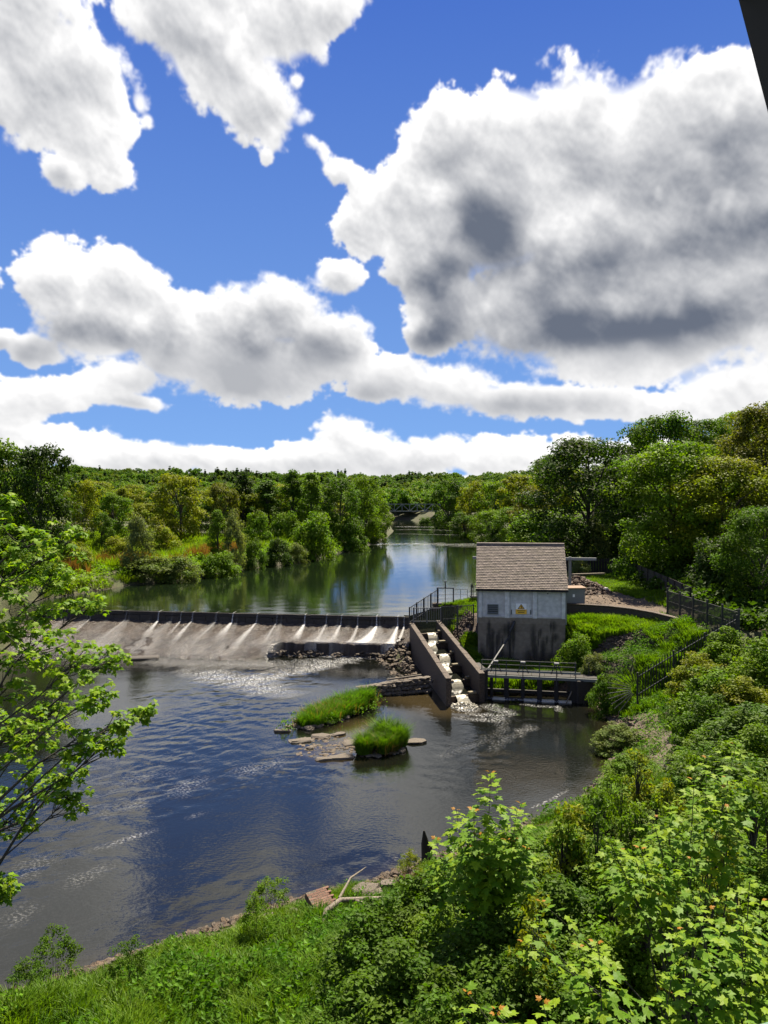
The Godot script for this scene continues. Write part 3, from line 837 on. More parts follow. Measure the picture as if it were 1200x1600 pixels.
# white water lying on a water surface: points [x, distance, half width, strength]
func foam_strip(b: MB, y: float, line: Array, rng: RandomNumberGenerator, step := 0.5, soft := 1.0) -> void:
	var dense := []
	for i in line.size() - 1:
		var p := Vector2(line[i][0], line[i][1])
		var q := Vector2(line[i + 1][0], line[i + 1][1])
		var n := maxi(1, int((q - p).length() / step))
		for k in n:
			var t := k / float(n)
			dense.append([p.lerp(q, t), lerpf(line[i][2], line[i + 1][2], t), lerpf(line[i][3], line[i + 1][3], t)])
	var e: Array = line[-1]
	dense.append([Vector2(e[0], e[1]), e[2], e[3]])
	var prev := []
	for i in dense.size():
		var dir: Vector2 = ((dense[mini(i + 1, dense.size() - 1)][0] as Vector2) - (dense[maxi(i - 1, 0)][0] as Vector2)).normalized()
		var side := Vector2(-dir.y, dir.x)
		var row := []
		var fade := 0.0 if i == 0 or i == dense.size() - 1 else 1.0
		if dense[i][0].y < 45.0 and dense[i][0].x < 3.0: fade *= smoothstep(-0.22, 0.28, noise_ground.get_noise_2d(dense[i][0].x * 3.2, dense[i][0].y * 3.2))
		var wob: float = rng.randf_range(-0.3, 0.3) * dense[i][1]
		for k in 5:
			var s := (k - 2) / 2.0
			var w: float = dense[i][1] * rng.randf_range(0.8, 1.15)
			var p: Vector2 = dense[i][0] + side * (s * w + wob)
			row.append([P(p.x, y, p.y), Color(1, 1, 1, clampf(dense[i][2] * (soft if y > 1.0 or dense[i][0].y > 44.0 else 0.62) * fade * pow(1.0 - s * s, 1.5) * rng.randf_range(0.55, 1.0), 0.0, 1.0))])
		if i > 0:
			for k in 4:
				var up := Vector3.UP
				b.stri(prev[k][0], prev[k + 1][0], row[k + 1][0], up, up, up, prev[k][1], prev[k + 1][1], row[k + 1][1])
				b.stri(prev[k][0], row[k + 1][0], row[k][0], up, up, up, prev[k][1], row[k + 1][1], row[k][1])
		prev = row

func make_foam() -> void:
	var rng := RandomNumberGenerator.new()
	rng.seed = 12
	var b := MB.new()
	var y := 0.05
	for line in [
		[[-9.5, 66.6, 0.4, 0.5], [-6.0, 66.5, 1.0, 1.0], [-3.0, 66.4, 1.3, 1.0], [-0.6, 66.2, 1.0, 1.0]],
		[[-2.5, 65.0, 1.6, 0.9], [-5.5, 61.0, 1.3, 0.75], [-8.5, 57.5, 1.0, 0.6], [-11.0, 55.0, 0.6, 0.3]],
		[[-4.5, 64.5, 1.8, 0.6], [-7.5, 60.5, 1.6, 0.5], [-9.5, 57.0, 1.3, 0.2]],
		[[-16.5, 60.5, 1.2, 0.5], [-13.0, 59.0, 2.6, 0.8], [-10.5, 57.0, 3.0, 0.8], [-8.0, 54.0, 2.4, 0.6], [-5.5, 52.5, 1.2, 0.3]],
		[[-22.0, 66.5, 0.5, 0.2], [-16.0, 66.2, 0.7, 0.4], [-10.0, 66.6, 0.6, 0.4]],
		[[-0.8, 43.5, 0.5, 0.25], [-3.0, 41.2, 0.9, 0.3], [-6.0, 38.6, 0.9, 0.32], [-9.5, 35.5, 1.0, 0.32], [-12.5, 32.5, 0.8, 0.2]],
		[[-1.5, 45.0, 0.4, 0.1], [-5.0, 42.6, 0.7, 0.16], [-9.0, 39.0, 0.8, 0.2], [-13.0, 35.5, 0.7, 0.12]],
		[[-7.2, 33.3, 0.3, 0.3], [-8.8, 31.6, 0.3, 0.5], [-10.3, 30.0, 0.3, 0.4], [-12.0, 28.3, 0.4, 0.2]],
		[[-9.6, 28.6, 0.5, 0.12], [-11.0, 26.5, 0.6, 0.25], [-12.0, 24.0, 0.7, 0.22], [-13.0, 21.0, 0.5, 0.1]],
		[[-12.5, 29.0, 0.9, 0.12], [-13.5, 26.0, 0.9, 0.18], [-15.0, 23.0, 0.8, 0.1]],
		[[-8.0, 66.3, 0.5, 0.7], [-5.0, 66.0, 0.9, 1.0], [-2.0, 65.6, 1.4, 1.0], [0.0, 65.0, 0.9, 0.9]],
		[[-20.0, 63.5, 1.6, 0.25], [-15.0, 62.5, 2.2, 0.4], [-10.0, 62.0, 2.2, 0.4], [-6.0, 63.0, 1.6, 0.4]],
		# below the fish pass
		[[4.9, 50.6, 0.5, 1.0], [5.2, 49.7, 0.8, 1.0], [5.5, 48.8, 0.9, 1.0], [5.8, 48.1, 0.5, 0.6]],
		[[6.3, 50.2, 0.7, 0.5], [7.2, 49.2, 0.9, 0.55], [7.6, 47.8, 0.8, 0.6], [6.6, 46.5, 0.7, 0.6], [5.2, 46.6, 0.6, 0.5], [4.4, 47.6, 0.5, 0.3]],
		[[5.0, 48.0, 0.5, 0.7], [6.0, 47.4, 0.5, 0.8], [7.0, 48.0, 0.5, 0.6]],
		[[7.5, 47.0, 0.5, 0.15], [6.6, 44.0, 0.6, 0.22], [4.6, 41.5, 0.6, 0.15], [2.6, 39.5, 0.5, 0.1]],
		[[9.0, 45.5, 0.6, 0.3], [7.0, 43.0, 0.6, 0.35], [5.5, 40.5, 0.4, 0.2]],
		# under the deck
		[[6.8, 51.6, 0.25, 0.9], [8.2, 51.3, 0.35, 1.0], [9.6, 51.0, 0.35, 0.9], [11.0, 50.8, 0.35, 1.0], [12.4, 50.5, 0.25, 0.9]],
		[[8.8, 50.2, 0.3, 0.6], [9.8, 49.6, 0.4, 0.4], [11.2, 49.5, 0.4, 0.6], [11.0, 48.0, 0.3, 0.3]],
		# by the near shore
		[[1.3, 29.2, 0.15, 0.9], [0.4, 28.4, 0.2, 0.9], [-0.6, 27.6, 0.15, 0.6]],
		[[-1.8, 26.9, 0.1, 0.6], [-2.6, 26.4, 0.12, 0.8], [-3.3, 26.0, 0.1, 0.4]],
		[[6.2, 33.0, 0.12, 0.5], [7.6, 34.2, 0.15, 0.6], [8.6, 35.4, 0.1, 0.4]],
	]:
		foam_strip(b, y, line, rng)
		y += 0.0045
	tag(part("foam", b.done(M.foam), self), "", "", "", "stuff")
	b = MB.new()
	y = UP_LEVEL + 0.07
	for line in [
		[[-3.0, 176.0, 1.0, 0.5], [2.0, 179.0, 3.0, 1.0], [8.0, 180.0, 5.0, 0.9], [14.0, 178.5, 7.0, 0.8], [20.0, 175.0, 9.0, 0.7], [27.0, 176.0, 8.0, 0.6]],
		[[3.0, 233.0, 1.0, 0.6], [10.0, 230.0, 2.0, 0.8], [20.0, 226.0, 2.0, 0.8], [30.0, 222.0, 2.0, 0.6]],
		[[3.5, 262.0, 2.0, 0.6], [10.0, 265.0, 3.0, 0.9], [18.0, 262.0, 3.0, 0.6], [26.0, 250.0, 2.0, 0.7]],
		[[4.0, 290.0, 3.0, 0.9], [10.0, 292.0, 5.0, 1.0], [20.0, 288.0, 4.0, 0.8], [28.0, 285.0, 3.0, 0.6]],
	]:
		foam_strip(b, y, line, rng, 1.5, 0.6)
		y += 0.0045
	tag(part("rapids_foam", b.done(M.foam), self), "", "", "", "stuff")

# ------------------------------------------------------------------ the weir
const CREST_A := Vector2(2.25, 68.9)      # right end
const CREST_DIR := Vector2(-0.990, 0.141)   # towards the left bank
const CREST_OUT := Vector2(-0.141, -0.990)  # downstream

func weir_point(s: float, u: float, y: float) -> Vector3:
	var p := CREST_A + CREST_DIR * s + CREST_OUT * u
	return P(p.x, y, p.y)

func weir_profile(s: float) -> Array:   # [u, y] from the crest down; the right end drops over a step
	var left := smoothstep(10.5, 13.0, s)
	return [[0.15, 2.15], [0.9, 1.95], [1.9, 1.60], [2.9, 1.28], [lerpf(3.4, 4.0, left), lerpf(1.16, 0.92, left)], [lerpf(3.7, 5.0, left), lerpf(1.1, 0.55, left)], [lerpf(3.75, 6.2, left), lerpf(0.35, 0.18, left)], [lerpf(3.8, 6.8, left), -0.3]]

func make_weir() -> void:
	var rng := RandomNumberGenerator.new()
	rng.seed = 31
	var weir := thing("weir", P(CREST_A.x, 0, CREST_A.y), "long stone weir across the river with thin white streams running down its cobbled slope", "weir")
	var inv := Transform3D(Basis(), -weir.position)
	# cobbled apron, fine enough to be uneven
	var n := 240
	var xs := PackedFloat32Array(); xs.resize(n)
	var m := 29
	var rows := PackedFloat32Array(); rows.resize(m)
	var pts := PackedVector3Array(); pts.resize(n * m)
	var cols := PackedColorArray(); cols.resize(n * m)
	for i in n:
		var s := i * 39.0 / (n - 1) - 0.4
		var pr := weir_profile(s)
		for j in m:
			var t := j / float(m - 1) * 7.0
			var k := mini(int(t), 6)
			var u: float = lerpf(pr[k][0], pr[k + 1][0], t - k)
			var y: float = lerpf(pr[k][1], pr[k + 1][1], t - k)
			var bump := noise_fine.get_noise_2d(s * 2.6, u * 3.2) * 0.13 + noise_ground.get_noise_2d(s * 2.0, u * 3.0) * 0.10
			var p := weir_point(s, u + noise_ground.get_noise_2d(s * 3.0, 7.0) * 0.9 * smoothstep(2.0, 4.0, u), y + bump)
			var o := (m - 1 - j) * n + (n - 1 - i)
			pts[o] = inv * p
			var g := 0.72 + 0.5 * noise_fine.get_noise_2d(s * 1.2, u * 1.5)
			var wet := smoothstep(2.5, 4.2, u) * 0.25
			cols[o] = Color(g - wet, g * 0.97 - wet, g * 0.93 - wet)
	part("apron", grid_mesh(xs, rows, pts, cols, M.apron), weir)
	# the body under the crest and the crest's blocks
	var b := MB.new()
	b.quad(inv * weir_point(-0.6, 0.05, -0.5), inv * weir_point(39.0, 0.05, -0.5), inv * weir_point(39.0, 0.05, 2.6), inv * weir_point(-0.6, 0.05, 2.6))
	b.quad(inv * weir_point(39.0, -0.7, -0.5), inv * weir_point(-0.6, -0.7, -0.5), inv * weir_point(-0.6, -0.7, 2.6), inv * weir_point(39.0, -0.7, 2.6))
	b.quad(inv * weir_point(-0.6, 0.05, 2.6), inv * weir_point(39.0, 0.05, 2.6), inv * weir_point(39.0, -0.7, 2.6), inv * weir_point(-0.6, -0.7, 2.6))
	part("wall", b.done(M.dark_stone), weir)
	var yaw := atan2(CREST_DIR.y, CREST_DIR.x)
	var face := []
	for i in 4: face.append(boxed(Vector3(1.275, 0.62, 0.30), M.dark_stone, Color.WHITE * rng.randf_range(0.75, 1.0), 0.03))
	var cap := []
	for i in 4: cap.append(boxed(Vector3(1.31, 0.34, 0.95), M.dark_stone, Color.WHITE * rng.randf_range(0.40, 0.52), 0.012))
	var s := 0.3
	var k := 0
	while s < 38.6:
		var p := weir_point(s, 0.0 + rng.randf_range(0.0, 0.04), 2.31 + rng.randf_range(-0.02, 0.02))
		part("block", face[k % 4], weir, null, at_turn(inv * p, yaw))
		p = weir_point(s + 0.3, -0.28 + rng.randf_range(-0.04, 0.04), 2.80 + rng.randf_range(-0.015, 0.02))
		part("capstone", cap[(k * 7 + k / 3) % 4], weir, null, at_turn(inv * p, yaw + rng.randf_range(-0.01, 0.01)))
		s += 1.29
		k += 1
	# thin white streams over the crest: distance along it, width at the foot, strength
	var w := MB.new()
	for q in [[2.9, 1.7, 1.0], [9.5, 1.4, 1.0], [14.0, 1.0, 0.6], [16.3, 1.8, 1.0], [20.2, 0.9, 0.55], [21.3, 0.8, 0.45], [23.5, 1.3, 0.95], [12.1, 0.5, 0.3], [17.9, 0.5, 0.3], [6.1, 1.0, 0.6], [4.6, 0.7, 0.45], [7.5, 0.6, 0.4], [26.7, 0.5, 0.3], [30.3, 0.6, 0.35], [1.0, 1.1, 0.8], [0.4, 0.6, 0.6], [2.6, 4.2, 0.34], [6.4, 3.6, 0.25]] + range(0, 16).map(func(k): return [1.2 + k * 2.1, 3.4, 0.17 + 0.10 * sin(k * 2.7)]):
		var prof := [[-0.9, 3.03], [0.22, 2.99], [0.42, 2.6], [0.5, 2.2]]
		var lean := rng.randf_range(0.1, 1.1)
		var stop := rng.randf_range(0.6, 1.0)
		var lift := 0.10 + rng.randf() * 0.03
		for z in weir_profile(q[0]).slice(1): prof.append([z[0] + 0.04, z[1] + lift])
		var lastrow := []
		for r in prof.size():
			var t := r / float(prof.size() - 1)
			var half: float = lerpf(0.07, q[1] * 0.5, smoothstep(0.25, 0.85, t))
			var drift: float = lean * smoothstep(0.3, 1.0, t) + 0.12 * sin(t * 7.0 + q[0] * 3.0) * t
			var a: float = q[2] * lerpf(1.0 if q[1] < 3.0 else 0.5, 0.18 if q[0] > 5.0 and q[1] < 3.0 else 0.8, smoothstep(0.3, 0.95, t)) * (0.0 if r == 0 else (0.6 if r < 3 else 1.0)) * (smoothstep(stop + 0.12, stop - 0.35, t) if q[0] > 5.0 and q[1] < 3.0 else 1.0)
			var row := []
			for c in 7:
				var e := (c - 3) / 3.0
				row.append([inv * weir_point(q[0] + drift + e * half, prof[r][0], prof[r][1] + 0.012 * rng.randf()), Color(1, 1, 1, clampf(1.2 * a * (1.0 - e * e) * rng.randf_range(0.7, 1.1), 0.0, 1.0))])
			if r > 0:
				for c in 6:
					var nn: Vector3 = (lastrow[c][0] - row[c][0]).cross(row[c + 1][0] - row[c][0]).normalized()
					if nn.y < 0: nn = -nn
					w.stri(row[c][0], row[c + 1][0], lastrow[c + 1][0], nn, nn, nn, row[c][1], row[c + 1][1], lastrow[c + 1][1])
					w.stri(row[c][0], lastrow[c + 1][0], lastrow[c][0], nn, nn, nn, row[c][1], lastrow[c + 1][1], lastrow[c][1])
			lastrow = row
	M.falling_water.uv1_triplanar = true
	M.falling_water.uv1_world_triplanar = true
	M.falling_water.uv1_scale = Vector3(1.7, 0.35, 0.45)
	part("falling_water", w.done(M.falling_water), weir).set_meta("kind", "stuff")
	var toe := []
	var tones := []
	for i in 260:   # broken stone at the foot of the step
		var p := weir_point(rng.randf_range(-0.2, 13.0), rng.randf_range(3.3, 4.6), rng.randf_range(-0.05, 0.45))
		var sc := rng.randf_range(0.12, 0.4)
		p.y = minf(p.y, maxf(0.0, 1.0 - absf(p.z + 66.2) * 0.2)) 
		toe.append(Transform3D(Basis(Vector3(rng.randf() - 0.5, 1, rng.randf() - 0.5).normalized(), rng.randf() * TAU) * Basis.from_scale(Vector3(sc * 1.5, sc * 0.8, sc)), p))
		tones.append(Color(0.9, 0.82, 0.72) * rng.randf_range(0.35, 1.0))
	many("toe_stones", boulder(47, M.stone), toe, tones, self, "dark stones lying at the foot of the weir's stepped right half", "stones")
	# ledge slab at the left foot
	var slab := solo("stone_ledge", boxed(Vector3(2.6, 0.26, 1.1), M.dark_stone, Color(1.3, 1.2, 1.1), 0.08), "flat dark stone ledge lying in the water at the foot of the weir's left half", "ledge")
	slab.transform = at_turn(P(-20.4, 0.06, 65.0), 0.18)

# ------------------------------------------------------------------ fish pass
func wall_prism(b: MB, a: Vector3, c: Vector3, thick: float, bottom: float, col := Color.WHITE) -> void:   # a wall from a to c (tops), thick to the right of a->c
	var dir := Vector3(c.x - a.x, 0, c.z - a.z).normalized()
	var side := dir.cross(Vector3.UP) * thick
	var a0 := Vector3(a.x, bottom, a.z)
	var c0 := Vector3(c.x, bottom, c.z)
	b.quad(a + side, c + side, c, a, col)
	b.quad(c0, a0, a, c, col)
	b.quad(a0 + side, c0 + side, c + side, a + side, col)
	b.quad(a0, a0 + side, a + side, a, col)
	b.quad(c0 + side, c0, c, c + side, col)

func make_fish_pass() -> void:
	var rng := RandomNumberGenerator.new()
	rng.seed = 5
	var o := thing("fish_pass", P(4.0, 0, 58.0), "stepped concrete fish pass with two sloping walls and white water between them", "fish pass")
	var q := -o.position
	var near_l := P(4.05, 1.74, 50.0)
	var far_l := P(2.2, 2.80, 66.0)
	var near_r := P(6.35, 1.84, 51.0)
	var far_r := P(4.55, 2.86, 67.0)
	var b := MB.new()
	wall_prism(b, near_l + q, far_l + q, 0.34, -0.8)
	part("wall", b.done(M.concrete), o)
	b = MB.new()
	wall_prism(b, near_r + q, far_r + q, 0.34, -0.8, Color(0.62, 0.6, 0.58))
	part("wall", b.done(M.concrete), o)
	# copings, toned pale and a little proud
	for e in [[near_l, far_l], [near_r, far_r]]:
		var dir: Vector3 = (e[1] - e[0]).normalized()
		var side := Vector3(dir.x, 0, dir.z).normalized().cross(Vector3.UP)
		var n := 13
		var step: float = (e[1] - e[0]).length() / n
		var stone := boxed(Vector3(step - 0.02, 0.09, 0.40), M.concrete, Color(1.5, 1.42, 1.3), 0.02)
		for k in n:
			var p: Vector3 = e[0] + dir * (step * (k + 0.5)) + side * 0.17 + Vector3(0, 0.05 + rng.randf_range(-0.012, 0.012), 0)
			part("coping", stone, o, null, Transform3D(Basis(dir, side.cross(dir), side), p + q))
	# pools: cross walls with a notch, water behind each, and a white fall over it
	var w := MB.new()
	surf("white_water", lin(0.52, 0.51, 0.45), 0.4)
	textured(M.white_water, noise_tex(14, 0.05, 5, Color(0.45, 0.42, 0.33), Color(1, 1, 1)), 1.1)
	var count := 6
	for k in count:
		var t := (k + 0.15) / count
		var l: Vector3 = near_l.lerp(far_l, t)
		var r: Vector3 = near_r.lerp(far_r, t)
		var lv := 0.35 + k * 0.36
		var side := (r - l); side.y = 0
		side = side.normalized()
		var fwd := Vector3.UP.cross(side)   # towards the river above
		if fwd.z > 0: fwd = -fwd
		var a := l + side * 0.30
		var c := r + side * 0.05
		var wide := (c - a); wide.y = 0
		var notch := 0.22 if k % 2 == 0 else 0.42
		for h in [[0.0, notch], [notch + 0.34, 1.0]]:
			var p0: Vector3 = a + wide * h[0]; var p1: Vector3 = a + wide * h[1]
			var box := boxed(Vector3((p1 - p0).length(), lv + 0.16 + 0.8, 0.22), M.concrete, Color(0.9, 0.85, 0.72), 0.02)
			var mid: Vector3 = (p0 + p1) * 0.5
			part("cross_wall", box, o, null, Transform3D(Basis(side, Vector3.UP, -fwd), Vector3(mid.x, (lv + 0.16 - 0.8) * 0.5, mid.z) + q))
		var beam := boxed(Vector3(0.55, 0.16, 0.3), M.pale_timber, Color(1.1, 1.05, 0.8), 0.02)
		var bp := a + wide * (notch + 0.55)
		part("stop_board", beam, o, null, Transform3D(Basis(side, Vector3.UP, -fwd), Vector3(bp.x, lv + 0.26, bp.z) + q))
		# pool water up to the next cross wall
		var l2: Vector3 = near_l.lerp(far_l, (k + 1.15) / count)
		var r2: Vector3 = near_r.lerp(far_r, (k + 1.15) / count)
		var y := Vector3(0, lv + 0.05, 0)
		var pa := Vector3(a.x, 0, a.z) + y; var pb := Vector3(c.x, 0, c.z) + y
		var pc := Vector3(r2.x, 0, r2.z) + y + side * 0.05; var pd := Vector3(l2.x, 0, l2.z) + y + side * 0.3
		if k < count - 1 or true: w.quad(pa + q, pb + q, pc + q, pd + q, Color(0.3, 0.32, 0.3))
		# fall through the notch, a bulging sheet
		var drop := rng.randf_range(0.36, 0.58)
		notch += rng.randf_range(-0.06, 0.06)
		var rows := []
		for i in 7:
			var f := i / 6.0
			var row := []
			for j in 6:
				var s := j / 5.0
				var p := a + wide * (notch - 0.02 + 0.29 * (s * (1.0 + 0.45 * f) - 0.2 * f)) - fwd * (-0.25 + f * 0.70)
				p.y = lv + 0.13 - drop * pow(maxf(0.0, f - 0.25) / 0.75, 1.7) + 0.03 * rng.randf()
				row.append(p + q)
			rows.append(row)
		var fl := MB.new()
		for i in 6:
			for j in 5:
				fl.quad(rows[i + 1][j], rows[i + 1][j + 1], rows[i][j + 1], rows[i][j], Color(1, 1, 1, 1.0))
		part("falling_water", fl.done(M.white_water), o)
	part("pool", w.done(M.pool_water), o)
	# jet and churned heap below the outlet
	var j := MB.new()
	rows_jet(j, q, rng)
	part("outflow", j.done(M.white_water), o).set_meta("kind", "stuff")
	# sluice frame at the head of the pass
	var s := thing("sluice_gate_frame", P(5.5, 4.1, 69.0), "black square steel sluice frame with a screw spindle standing above the fish pass", "sluice frame")
	b = MB.new()
	b.bar(Vector3(-0.72, 0, 0), Vector3(-0.72, 1.44, 0), 0.10)
	part("post", b.done(M.steel), s)
	b = MB.new()
	b.bar(Vector3(0.72, 0, 0), Vector3(0.72, 1.40, 0), 0.10)
	part("post", b.done(M.steel), s)
	b = MB.new()
	b.bar(Vector3(-0.78, 1.44, 0), Vector3(0.78, 1.42, 0), 0.09)
	part("top_beam", b.done(M.steel), s)
	b = MB.new()
	b.bar(Vector3(-0.85, 0.0, 0), Vector3(0.80, 0.0, 0), 0.14)
	part("sill_beam", b.done(M.steel), s)
	b = MB.new()
	b.tube(PackedVector3Array([Vector3(0, -0.3, 0), Vector3(0, 2.02, 0)]), PackedFloat32Array([0.035, 0.035]), 8)
	b.tube(PackedVector3Array([Vector3(0, 1.46, 0), Vector3(0, 1.85, 0)]), PackedFloat32Array([0.07, 0.05]), 8)
	b.tube(PackedVector3Array([Vector3(0, 1.98, 0), Vector3(0, 2.06, 0)]), PackedFloat32Array([0.12, 0.12]), 10)
	part("spindle", b.done(M.steel), s)
	for y in [0.46, 0.84]:
		b = MB.new()
		b.bar(Vector3(-0.72, y, 0.02), Vector3(0.72, y, 0.02), 0.035)
		part("rail", b.done(M.galvanised), s)
	# brickwork that carries it
	b = MB.new()
	b.box(Transform3D(Basis(), P(5.5, 3.3, 69.3)), Vector3(2.3, 1.7, 0.7), Color(0.9, 0.9, 0.9), 0.04)
	solo("head_wall", b.done(M.concrete), "low concrete head wall under the black sluice frame", "wall")

func rows_jet(b: MB, q: Vector3, rng: RandomNumberGenerator) -> void:
	var c := P(5.2, 0.0, 49.7)
	for i in 130:   # lumps of churned water
		var a := rng.randf() * TAU
		var r := sqrt(rng.randf()) * 0.85
		var p := c + Vector3(cos(a) * r, 0.30 * (1.0 - r / 0.95) + rng.randf() * 0.06, sin(a) * r) + q
		var s := rng.randf_range(0.05, 0.15)
		b.box(Transform3D(Basis(Vector3(rng.randf(), rng.randf(), rng.randf()).normalized(), rng.randf() * TAU), p), Vector3(s * 1.5, s * 0.7, s), Color.WHITE, s * 0.4)

# ------------------------------------------------------------------ turbine house
func make_turbine_house() -> void:
	var rng := RandomNumberGenerator.new()
	rng.seed = 9
	# its own axes: x along the front, y up, z out of the front; the right end stands nearer
	var o := thing("turbine_house", P(7.26, 0.0, 59.4), "small white-panelled turbine house with a steep tiled roof on a stained concrete base", "house")
	o.rotation.y = -0.136
	var W := 6.62
	var D := 6.0
	var eave := 6.62
	var ridge := 9.86
	var band := 4.36
	# walls
	var b := MB.new()
	b.box(Transform3D(Basis(), Vector3(W * 0.5, (band - 0.5) * 0.5, -D * 0.5)), Vector3(W, band + 0.5, D), Color(0.62, 0.60, 0.56), 0.03)
	part("base_wall", b.done(M.cast_concrete), o)
	# board marks of the cast base: shallow horizontal lifts
	for k in 7:
		part("wall_course", boxed(Vector3(W - 0.04, 0.53, 0.03), M.cast_concrete, Color(0.92, 0.90, 0.86) * rng.randf_range(0.86, 1.06), 0.008), o, null, at_turn(Vector3(W * 0.5, 0.95 + k * 0.54, 0.008 + 0.004 * (k % 2))))
	# damp streaks down the base
	var streak := MB.new()
	for k in 26:
		var x := rng.randf_range(0.3, W - 0.3)
		var top := band - rng.randf_range(0.0, 1.4)
		var len := rng.randf_range(0.8, 2.6)
		var half := rng.randf_range(0.06, 0.32)
		var dz := 0.034 + 0.0012 * k
		var prev := []
		for i in 6:
			var t := i / 5.0
			var hw := half * (0.5 + 0.6 * sin(PI * minf(t + 0.15, 1.0)))
			var a := 0.75 * sin(PI * clampf(t * 0.9 + 0.08, 0.0, 1.0))
			var row := []
			for e in [-1.0, 0.0, 1.0]:
				row.append([Vector3(x + e * hw + rng.randf_range(-0.02, 0.02), top - len * t, dz), Color(1, 1, 1, a if e == 0.0 else 0.0)])
			if i > 0:
				for e in 2:
					var n := Vector3.BACK
					streak.stri(row[e][0], row[e + 1][0], prev[e + 1][0], n, n, n, row[e][1], row[e + 1][1], prev[e + 1][1])
					streak.stri(row[e][0], prev[e + 1][0], prev[e][0], n, n, n, row[e][1], prev[e + 1][1], prev[e][1])
			prev = row
	for k in 56:   # dark fans rising from the foot, fading out upwards
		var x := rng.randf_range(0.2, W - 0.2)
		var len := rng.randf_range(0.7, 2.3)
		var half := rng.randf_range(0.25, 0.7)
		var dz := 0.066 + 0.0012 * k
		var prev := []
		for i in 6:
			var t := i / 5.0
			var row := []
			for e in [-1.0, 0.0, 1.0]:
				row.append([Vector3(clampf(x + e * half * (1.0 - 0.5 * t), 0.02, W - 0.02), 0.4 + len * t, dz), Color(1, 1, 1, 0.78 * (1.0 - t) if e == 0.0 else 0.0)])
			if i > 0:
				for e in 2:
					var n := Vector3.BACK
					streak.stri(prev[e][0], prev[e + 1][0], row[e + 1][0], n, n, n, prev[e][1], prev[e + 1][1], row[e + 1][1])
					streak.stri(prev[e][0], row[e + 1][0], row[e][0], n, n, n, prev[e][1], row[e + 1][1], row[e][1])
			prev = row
	var damp_and_dark := surf("damp_and_dark", lin(0.035, 0.030, 0.024), 0.6)  # colour of the damp streaks and of the dark fans at the foot
	damp_and_dark.transparency = BaseMaterial3D.TRANSPARENCY_ALPHA
	part("stain_and_dark_foot", streak.done(damp_and_dark), o).set_meta("kind", "stuff")
	b = MB.new()
	b.box(Transform3D(Basis(), Vector3(W * 0.5, (band + eave) * 0.5, -D * 0.5 - 0.05)), Vector3(W - 0.06, eave - band, D - 0.12), Color(0.86, 0.87, 0.88))
	part("upper_wall", b.done(M.render_white), o)
	# piers stand proud of the three panels
	for px in [[0.15, 0.30], [2.22, 0.38], [4.32, 0.34], [W - 0.15, 0.30]]:
		part("pier", boxed(Vector3(px[1], eave - band - 0.02, 0.14), M.render_white, Color(0.96, 0.97, 0.97), 0.02), o, null, at_turn(Vector3(px[0], (band + eave) * 0.5, -0.03)))
	for px in [[0.30, 2.03], [2.41, 4.15], [4.49, W - 0.30]]:
		part("sill", boxed(Vector3(px[1] - px[0] - 0.01, 0.13, 0.13), M.render_white, Color(0.72, 0.71, 0.68), 0.02), o, null, at_turn(Vector3((px[0] + px[1]) * 0.5, band + 0.10, -0.02)))
	# louvred vent
	var vent := part("vent", boxed(Vector3(0.80, 0.74, 0.05), M.steel, Color(0.8, 0.8, 0.8)), o, null, at_turn(Vector3(1.14, 5.02, -0.085)))
	for e in [[Vector3(0, 0.36, 0.05), Vector3(0.84, 0.06, 0.10)], [Vector3(0, -0.36, 0.05), Vector3(0.84, 0.06, 0.10)], [Vector3(-0.40, 0, 0.05), Vector3(0.05, 0.7, 0.10)], [Vector3(0.40, 0, 0.05), Vector3(0.05, 0.7, 0.10)]]:
		part("frame", boxed(e[1], M.grey_paint), vent, null, at_turn(e[0]))
	for k in 4:
		part("slat", boxed(Vector3(0.75, 0.02, 0.13), M.grey_paint, Color(0.7, 0.7, 0.7)), vent, null, Transform3D(Basis(Vector3.RIGHT, 0.75), Vector3(0, -0.24 + k * 0.16, 0.06)))
	# blocked window behind the warning sign
	part("window_board", boxed(Vector3(1.48, 0.82, 0.03), M.render_white, Color(0.98, 1.0, 1.04)), o, null, at_turn(Vector3(3.28, 5.08, -0.09)))
	for x in [2.56, 4.0]:
		part("bracket", boxed(Vector3(0.05, 0.34, 0.06), M.steel), o, null, at_turn(Vector3(x, 4.84, -0.05)))
	var sign_board := part("warning_sign", boxed(Vector3(0.80, 0.80, 0.02), M.white_paint), o, null, at_turn(Vector3(3.29, 5.10, -0.045)))
	sign_board.set_meta("label", "white and yellow warning sign with a black-edged triangle")
	b = MB.new()   # yellow triangle with a black edge
	b.tri(Vector3(-0.27, -0.02, 0.015), Vector3(0.27, -0.02, 0.015), Vector3(0, 0.37, 0.015))
	part("triangle_edge", b.done(M.black), sign_board)
	b = MB.new()
	b.tri(Vector3(-0.20, 0.02, 0.019), Vector3(0.20, 0.02, 0.019), Vector3(0, 0.30, 0.019))
	part("triangle", b.done(M.yellow_paint), sign_board)
	b = MB.new()   # bolt of lightning
	b.tri(Vector3(-0.015, 0.10, 0.023), Vector3(0.065, 0.12, 0.023), Vector3(0.015, 0.24, 0.023))
	b.tri(Vector3(-0.06, 0.13, 0.023), Vector3(-0.02, 0.12, 0.023), Vector3(0.015, 0.24, 0.023))
	b.tri(Vector3(0.0, 0.03, 0.023), Vector3(0.065, 0.12, 0.023), Vector3(0.01, 0.115, 0.023))
	part("lightning_bolt", b.done(M.black), sign_board)
	part("text_panel", boxed(Vector3(0.84, 0.36, 0.024), M.yellow_paint, Color.WHITE, 0.01), sign_board, null, at_turn(Vector3(0, -0.23, 0.004)))
